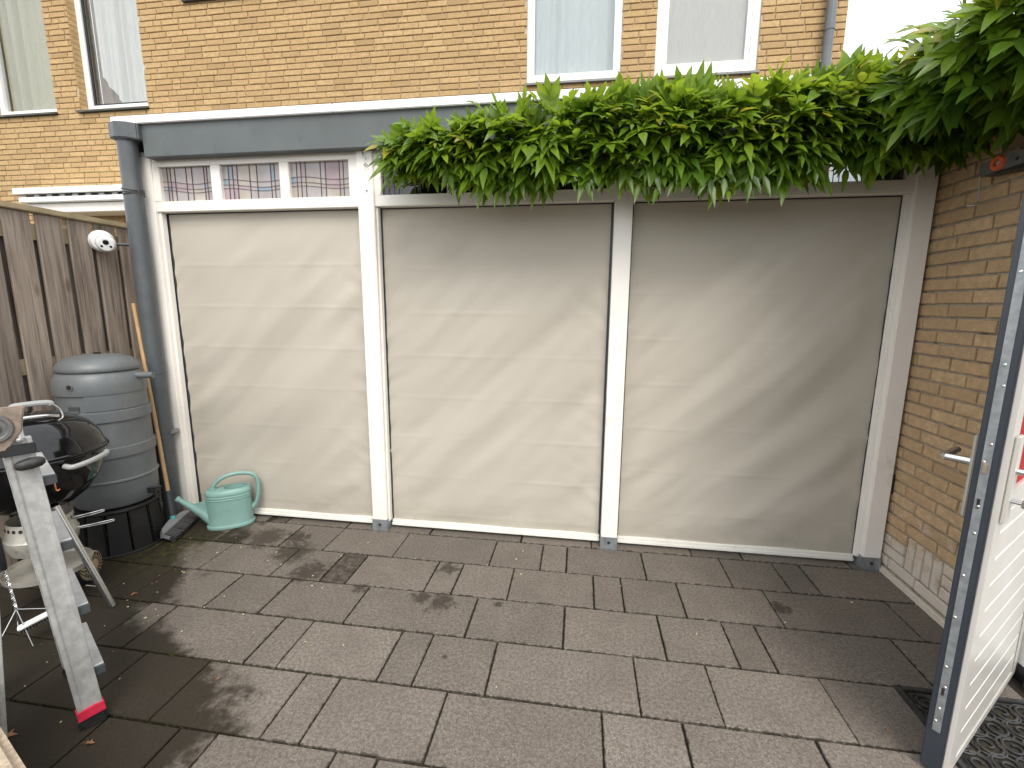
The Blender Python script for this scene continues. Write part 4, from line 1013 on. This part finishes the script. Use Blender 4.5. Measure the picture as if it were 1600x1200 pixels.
# mat
dm = thing('doormat', 'black rubber doormat with an openwork scroll pattern under the open door', 'doormat', (2.665, -1.33, 0))
mw, ml = .285, .43
fm = MB()
for a, b_ in (((-mw, -ml), (-mw + .022, ml)), ((mw - .022, -ml), (mw, ml)), ((-mw + .022, -ml), (mw - .022, -ml + .022)), ((-mw + .022, ml - .022), (mw - .022, ml))):
    fm.box((a[0], a[1], .001), (b_[0], b_[1], .0125))
fm.build('border', M['blackrub'], dm, bevel=.003)
fm = MB()
for a, b_ in (((-mw + .034, -ml + .034), (-mw + .041, ml - .034)), ((mw - .041, -ml + .034), (mw - .034, ml - .034)), ((-mw + .041, ml - .041), (mw - .041, ml - .034)), ((-mw + .041, -ml + .034), (mw - .041, -ml + .041))):
    fm.box((a[0], a[1], .001), (b_[0], b_[1], .0115))
fm.build('inner_border', M['blackrub'], dm, bevel=.002)
r_ = random.Random(8); sc_ = MB()
ny_, nx_ = 10, 6
for j in range(ny_):
    for i in range(nx_):
        cx = -mw + .075 + i * (2*mw - .15) / (nx_ - 1); cy = -ml + .075 + j * (2*ml - .15) / (ny_ - 1)
        sg = 1 if (i + j) % 2 else -1
        pts = []
        for k in range(26):
            t = k / 25; a = sg * (t * 8.2) + (0 if j % 2 else 1.6); rad = .042 * (1 - t * .80)
            pts.append((cx + rad * math.cos(a), cy + rad * math.sin(a), .0075))
        sc_.tube(pts, .0045, 6)
        sc_.tube([(cx + .048 * math.cos(a), cy + .046 * math.sin(a), .007) for a in [6.28318 * q / 18 for q in range(18)]], .004, 5, closed=True)
sc_.build('scroll_pattern', M['blackrub'], dm)
MB().box((-mw + .005, -ml + .005, .0005), (mw - .005, ml - .005, .0025)).build('backing', M['soil'], dm)

# bracket with an orange ring on the wall under the leaves
bk = thing('steel_bracket', 'grey steel arm with an orange ring and a hanging hook on the wall', 'bracket', (2.836, -.482, 2.075))
MB().box((-.045, -.16, .0), (.035, .165, .055)).build('arm', M['bracket'], bk, bevel=.004)
MB().prism([(-.16, -.03), (.14, 0), (-.16, 0)], -.04, .03, M=Matrix(((0, 0, 1, 0), (1, 0, 0, 0), (0, 1, 0, 0), (0, 0, 0, 1)))).build('gusset', M['black'], bk)
MB().lathe([(.010, .006), (.014, .014), (.024, .014), (.030, .006), (.030, -.002), (.010, -.002)], 26, M=frame_z((-1, -.25, 0), (-.046, .062, .030))).build('ring', M['orange'], bk)
MB().lathe([(0, .003), (.009, .003), (.009, -.002)], 14, M=frame_z((-1, -.25, 0), (-.047, .062, .030))).build('ring_bolt', M['greyplastic'], bk)
MB().lathe([(0, .001), (.007, .001), (.007, -.002)], 12, M=frame_z((-1, 0, 0), (-.0455, -.02, .024))).build('hole', M['black'], bk)
MB().tube([(-.040, .155, .002), (-.037, .152, -.085)], .0035, 8).tube(catmull([(-.037, .152, -.085), (-.036, .152, -.100), (-.040, .152, -.112), (-.052, .160, -.118), (-.062, .17, -.116)], 4), .0028, 8).build('hook', M['chrome'], bk)

# ================================================================== WISTERIA
wi = thing('wisteria', 'green wisteria vine hanging along the veranda roof edge and right wall', 'vine', (2.70, -.12, 0))
WO = Vector((2.70, -.12, 0))
rw = random.Random(21)
def leaflet(mb_, base, d, nrm, L, wdt, tint, fold=.25, curl=.25):
    d = d.normalized(); s = d.cross(nrm)
    if s.length < 1e-4: s = d.cross(Vector((.3, .5, .8)))
    s.normalize(); n_ = s.cross(d).normalized()
    dn_ = Vector((0, 0, -1))
    pts = []
    for t, w_ in ((0, 0), (.20, .78), (.44, 1.), (.74, .52), (1.0, 0)):
        c = base + d * (L * t) + dn_ * (curl * L * t * t) 
        pts.append((c, w_ * wdt))
    vs = []
    for c, w_ in pts:
        if w_ == 0: vs.append(c)
        else: vs += [c + s * w_ + n_ * w_ * fold, c - n_ * 0, c - s * w_ + n_ * w_ * fold]
    # 0 base; 1-3, 4-6, 7-9; 10 tip
    fs = [(0, 2, 1), (0, 3, 2), (1, 2, 5, 4), (2, 3, 6, 5), (4, 5, 8, 7), (5, 6, 9, 8), (7, 8, 10), (8, 9, 10)]
    mb_.add(vs, fs, 0, True, max(.001, min(1, tint)))
def compound(mb_, p, d, length, npair, size, tint, droop, young=0.):
    d = d.normalized(); P = p.copy(); k = npair + 1; step = length / k
    path = [P.copy()]
    side0 = d.cross(Vector((0, 0, 1)))
    if side0.length < .1: side0 = Vector((1, 0, 0))
    side0.normalize(); roll = rw.uniform(-.5, .5)
    for i in range(k):
        d = (d + Vector((0, 0, -droop * (i + 1) / k))).normalized()
        P = P + d * step * (1.35 if i == 0 else 1)
        path.append(P.copy())
        sd_ = d.cross(Vector((0, 0, 1)))
        if sd_.length < .2: sd_ = side0
        NN = Vector((roll * .7, -.62, .62)); sd_ = d.cross(NN)
        if sd_.length < .15: sd_ = side0
        sd_.normalize(); nrm = sd_.cross(d).normalized()
        tt = tint + rw.uniform(-.10, .10)
        Ls = size * (.85 + .3 * math.sin(3.14 * (i + .6) / (k + .4))) * rw.uniform(.9, 1.1)
        if i < k - 1:
            for sg in (-1, 1):
                ang = rw.uniform(.55, .85) * (1 - young * .5)
                dl = (d * math.cos(ang) + sd_ * sg * math.sin(ang) + nrm * rw.uniform(-.1, .25)).normalized()
                leaflet(mb_, P, dl, nrm + sd_ * rw.uniform(-.3, .3), Ls, Ls * rw.uniform(.155, .20), tt + rw.uniform(-.06, .06), rw.uniform(.05, .35), rw.uniform(.05, .38) * (1 - young))
        else:
            leaflet(mb_, P, (d + nrm * .1), nrm, Ls * 1.12, Ls * .185, tt, .3, rw.uniform(.15, .4) * (1 - young))
    # rachis
    a = [v for v in path]
    for i in range(len(a) - 1):
        q = a[i+1] - a[i]; s = q.cross(Vector((.2, .3, 1))).normalized() * .0016; n2 = q.cross(s).normalized() * .0016
        mb_.add([a[i] + s, a[i] - s * .5 + n2, a[i] - s * .5 - n2, a[i+1] + s, a[i+1] - s * .5 + n2, a[i+1] - s * .5 - n2], [(0, 1, 4, 3), (1, 2, 5, 4), (2, 0, 3, 5)], 0, False, .55)

TOP = [(-.12, 2.22), (.0, 2.30), (.15, 2.36), (.4, 2.37), (.7, 2.45), (1.0, 2.44), (1.3, 2.48), (1.7, 2.47), (2.1, 2.48), (2.4, 2.53), (2.9, 2.58)]
BOT = [(-.12, 2.28), (0, 2.27), (.2, 2.29), (.45, 2.27), (.65, 2.23), (1.0, 2.24), (1.35, 2.24), (1.6, 2.21), (1.9, 2.24), (2.2, 2.25), (2.5, 2.30), (2.9, 2.34)]
specs = []
def emit(p, d, length, np_, size, tint, droop, young=0.): specs.append((p, d, length, np_, size, tint, droop, young))
# curtain of leaves along the fascia
for i in range(700):
    x = rw.uniform(.13, 2.80); zt, zb = lerp(TOP, x), lerp(BOT, x)
    t = rw.random(); z = zb + (zt - zb) * t
    z += .035 * math.sin(x * 9) * (1 - t) + .03 * math.sin(x * 23 + 1) * (1 - t); y = -.10 - .12 * (1 - abs(t - .5) * 1.2) * rw.random() - rw.uniform(0, .04)
    d = Vector((rw.uniform(-1.1, .9), -.45 - .5 * rw.random(), rw.uniform(-.45, .25) + (t - .45) * .9))
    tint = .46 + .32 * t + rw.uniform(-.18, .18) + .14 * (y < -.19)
    if rw.random() < .008: tint = 1.0
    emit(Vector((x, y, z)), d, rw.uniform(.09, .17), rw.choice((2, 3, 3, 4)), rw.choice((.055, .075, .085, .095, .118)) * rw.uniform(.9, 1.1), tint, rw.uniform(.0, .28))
# dense inner leaves behind
for i in range(260):
    x = rw.uniform(.1, 2.85); zt, zb = lerp(TOP, x) - .05, lerp(BOT, x) + .07
    z = rw.uniform(zb, zt); d = Vector((rw.uniform(-1, 1), rw.uniform(-.6, .1), rw.uniform(-.5, .4)))
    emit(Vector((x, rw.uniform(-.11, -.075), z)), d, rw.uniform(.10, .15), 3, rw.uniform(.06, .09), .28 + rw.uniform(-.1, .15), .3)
# young upright shoots on top
for i in range(190):
    x = rw.uniform(.05, 2.8) if rw.random() < .75 else rw.uniform(1.1, 2.2); z = lerp(TOP, x) - rw.uniform(.02, .11)
    d = Vector((rw.uniform(-.5, .5), rw.uniform(-.35, .05), 1))
    emit(Vector((x, rw.uniform(-.25, -.10), z)), d, rw.uniform(.05, .12), rw.choice((2, 3, 3)), rw.uniform(.065, .10), .66 + rw.uniform(-.18, .25), rw.uniform(-.1, .15), .6)
# left tip of the vine
for i in range(46):
    x = rw.uniform(.12, .30); z = rw.uniform(2.24, 2.38)
    emit(Vector((x, rw.uniform(-.28, -.13), z)), Vector((-1 + rw.random() * .9, -.5, rw.uniform(-.35, .5))), rw.uniform(.07, .12), 3, rw.uniform(.06, .085), .5 + rw.uniform(-.18, .2), .2)
# drooping sprays below the edge
for i in range(80):
    x = rw.uniform(.35, 2.6); z = lerp(BOT, x) - .01
    emit(Vector((x, rw.uniform(-.28, -.13), z)), Vector((rw.uniform(-.8, .8), -.35, -.6)), rw.uniform(.06, .13), rw.choice((2, 3)), rw.uniform(.06, .09), .42 + rw.uniform(-.15, .2), .3)
# mass over the right wall, growing towards the camera
for i in range(400):
    y = rw.uniform(-.90, -.02); u = -y
    x = rw.uniform(2.50, 3.05); zc = 2.42 + .07 * u; hh = .10 + .06 * u
    z = zc + rw.uniform(-1, 1) * hh
    d = Vector((-.85 + rw.uniform(-.4, .5), -.35 + rw.uniform(-.4, .4), -.12 + rw.uniform(-.3, .3) + (z - zc) * 2.2))
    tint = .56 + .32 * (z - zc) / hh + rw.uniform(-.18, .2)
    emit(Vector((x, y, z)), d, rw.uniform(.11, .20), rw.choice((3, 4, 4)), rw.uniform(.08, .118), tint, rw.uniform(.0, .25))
# loose sprays against the sky at the upper right
for i in range(34):
    y = rw.uniform(-.85, -.3); u = -y; x = 2.66 + .30 * rw.random(); z = 2.52 + .24 * u + rw.uniform(-.05, .10)
    emit(Vector((x, y, z)), Vector((rw.uniform(-1, .0), rw.uniform(-.4, .2), rw.uniform(-.1, .8))), rw.uniform(.12, .22), rw.choice((3, 4, 4)), rw.uniform(.075, .105), .5 + rw.uniform(-.2, .25), rw.uniform(.0, .2), .3)
specs.sort(key=lambda s: ((s[0] + s[1].normalized() * .1) - CAM_LOC).length - .9 * (0 if (project(s[0]) and 0 < project(s[0])[0] < 1600 and project(s[0])[1] > 0) else -9))
fol = MB()
for i, s in enumerate(specs):
    p, d, length, np_, size, tint, droop, young = s
    if i < 300:
        mb_ = MB(); compound(mb_, Vector((0, 0, 0)), d, length, min(np_, 4), size, tint, droop, young)
        mb_.build('leaf', M['leaf'], wi, loc=p - WO)
    else:
        compound(fol, p - WO, d, length, np_, size, tint, droop, young)
fol.build('leaf', M['leaf'], wi, kind='stuff')
# woody stems
sm = MB()
for k in range(5):
    pts = []; r0 = random.Random(50 + k)
    for i in range(14):
        x = 2.85 - i * .215; z = 2.34 + .09 * math.sin(i * .9 + k * 1.7) + (k - 2) * .035
        pts.append(Vector((x, -.12 + .05 * math.sin(i * 1.3 + k), z)) - WO)
    sm = MB().tube(catmull(pts, 5), [.014 - .0085 * q / 66 for q in range(66)], 7); sm.build('stem', M['stem'], wi)
for k in range(3):
    pts = [Vector((2.80 + .05 * k, -.05, 2.30 + .05 * k)), Vector((2.75, -.3, 2.48)), Vector((2.72 + .05 * k, -.6, 2.55 + .04 * k)), Vector((2.7, -1.0, 2.70 + .06 * k))]
    MB().tube(catmull([q - WO for q in pts], 8), [.015 - .007 * q / 25 for q in range(25)], 7).build('stem', M['stem'], wi)
MB().tube([q - WO for q in catmull([(2.80, .02, 2.46), (2.83, -.06, 2.44), (2.84, -.10, 2.36), (2.9, -.12, 2.40), (3.0, -.2, 2.46)], 6)], .016, 8).build('stem', M['stem'], wi)
for k in range(9):
    x = rw.uniform(.5, 2.7); z = lerp(BOT, x) + .03; L_ = rw.uniform(.06, .16)
    MB().tube(catmull([Vector((x, -.15, z)) - WO, Vector((x + rw.uniform(-.02, .02), -.155, z - L_ * .5)) - WO, Vector((x + rw.uniform(-.04, .03), -.15, z - L_)) - WO], 3), .0014, 5).build('tendril', M['tendril'], wi)

# ================================================================== LITTER
lf = MB(); r_ = random.Random(33)
for i in range(110):
    if r_.random() < .72: x, y = r_.uniform(-1.6, -.2), r_.uniform(-1.75, -.05)
    else: x, y = r_.uniform(-.4, 2.75), r_.uniform(-1.2, .0)
    a = r_.uniform(0, 6.28); L_ = r_.uniform(.003, .0085); w_ = L_ * r_.uniform(.3, .6); z = .003 + r_.random() * .001
    ca, sa = math.cos(a), math.sin(a)
    q = [(-L_, 0, 0), (-L_*.3, w_, .002), (L_*.5, w_*.8, .003), (L_, 0, .001), (L_*.4, -w_*.9, 0), (-L_*.4, -w_, .001)]
    lf.add([(x + a_*ca - b2*sa, y + a_*sa + b2*ca, z + c2) for a_, b2, c2 in q], [(0, 5, 4, 3, 2, 1)], 0 if r_.random() < .8 else 1)
o = lf.build('fallen_petals', [M['petal'], M['drybrown']]); tag(o, 'small dry petals and leaf bits scattered on the paving', 'litter', kind='stuff')
for (x, y, L_, rz_, lab) in [(-.86, -1.62, .032, .3, 'brown dry leaf on the dark paving left of the red taped ladder foot'), (-1.18, -.86, .018, 1.2, 'small brown dry leaf on the dark paving near the grill leg'), (-.545, -1.60, .016, .2, 'tiny orange leaf right at the rubber ladder foot')]:
    mb_ = MB(); q = []
    for k in range(10):
        a = 6.283 * k / 10; rr_ = L_ * (1 if k % 2 == 0 else .5) * (1.1 if k == 0 else .85); q.append((rr_ * math.cos(a), rr_ * .75 * math.sin(a), .002 + .004 * (k % 3)))
    mb_.add([(0, 0, .006)] + q, [(0, i + 1, (i + 1) % 10 + 1) for i in range(10)]).add([(-L_*1.9, -.004, .003), (-L_*.9, 0, .004), (-L_*.9, .002, .004)], [(0, 1, 2)])
    o = mb_.build('fallen_leaf', M['drybrown'], loc=(x, y, .003), rot=(0, 0, rz_)); tag(o, lab, 'leaf', 'fallen brown leaves')
# moss and grass in the joints on the left
ms = MB(); r_ = random.Random(6)
M['moss'] = simple('moss', (.055, .065, .015), .95, var=.4, scale=80)
for k in range(0, 6):
    y = YH(k)
    for i in range(90):
        x = r_.uniform(-1.7, .2) if r_.random() < .8 else r_.uniform(.2, 1.2); yy = y + r_.uniform(-.003, .003); hgt = r_.uniform(.004, .010)
        for _ in range(3):
            dx, dy = r_.uniform(-.006, .006), r_.uniform(-.004, .004)
            ms.add([(x - .002, yy, -.008), (x + .002, yy + .001, -.008), (x + dx, yy + dy, -.010 + hgt + .003)], [(0, 1, 2)])
for (x, y) in [(-1.03, -1.01), (-.62, -1.20)]:
    for i in range(16):
        a = r_.uniform(0, 6.28); L_ = r_.uniform(.012, .03)
        ms.add([(x - .0015, y, -.004), (x + .0015, y, -.004), (x + L_ * math.cos(a), y + L_ * math.sin(a) * .6, .004 + r_.random() * .010)], [(0, 1, 2)])
o = ms.build('moss', M['moss']); tag(o, 'moss and tiny grass growing in the paving joints', 'moss', kind='stuff')
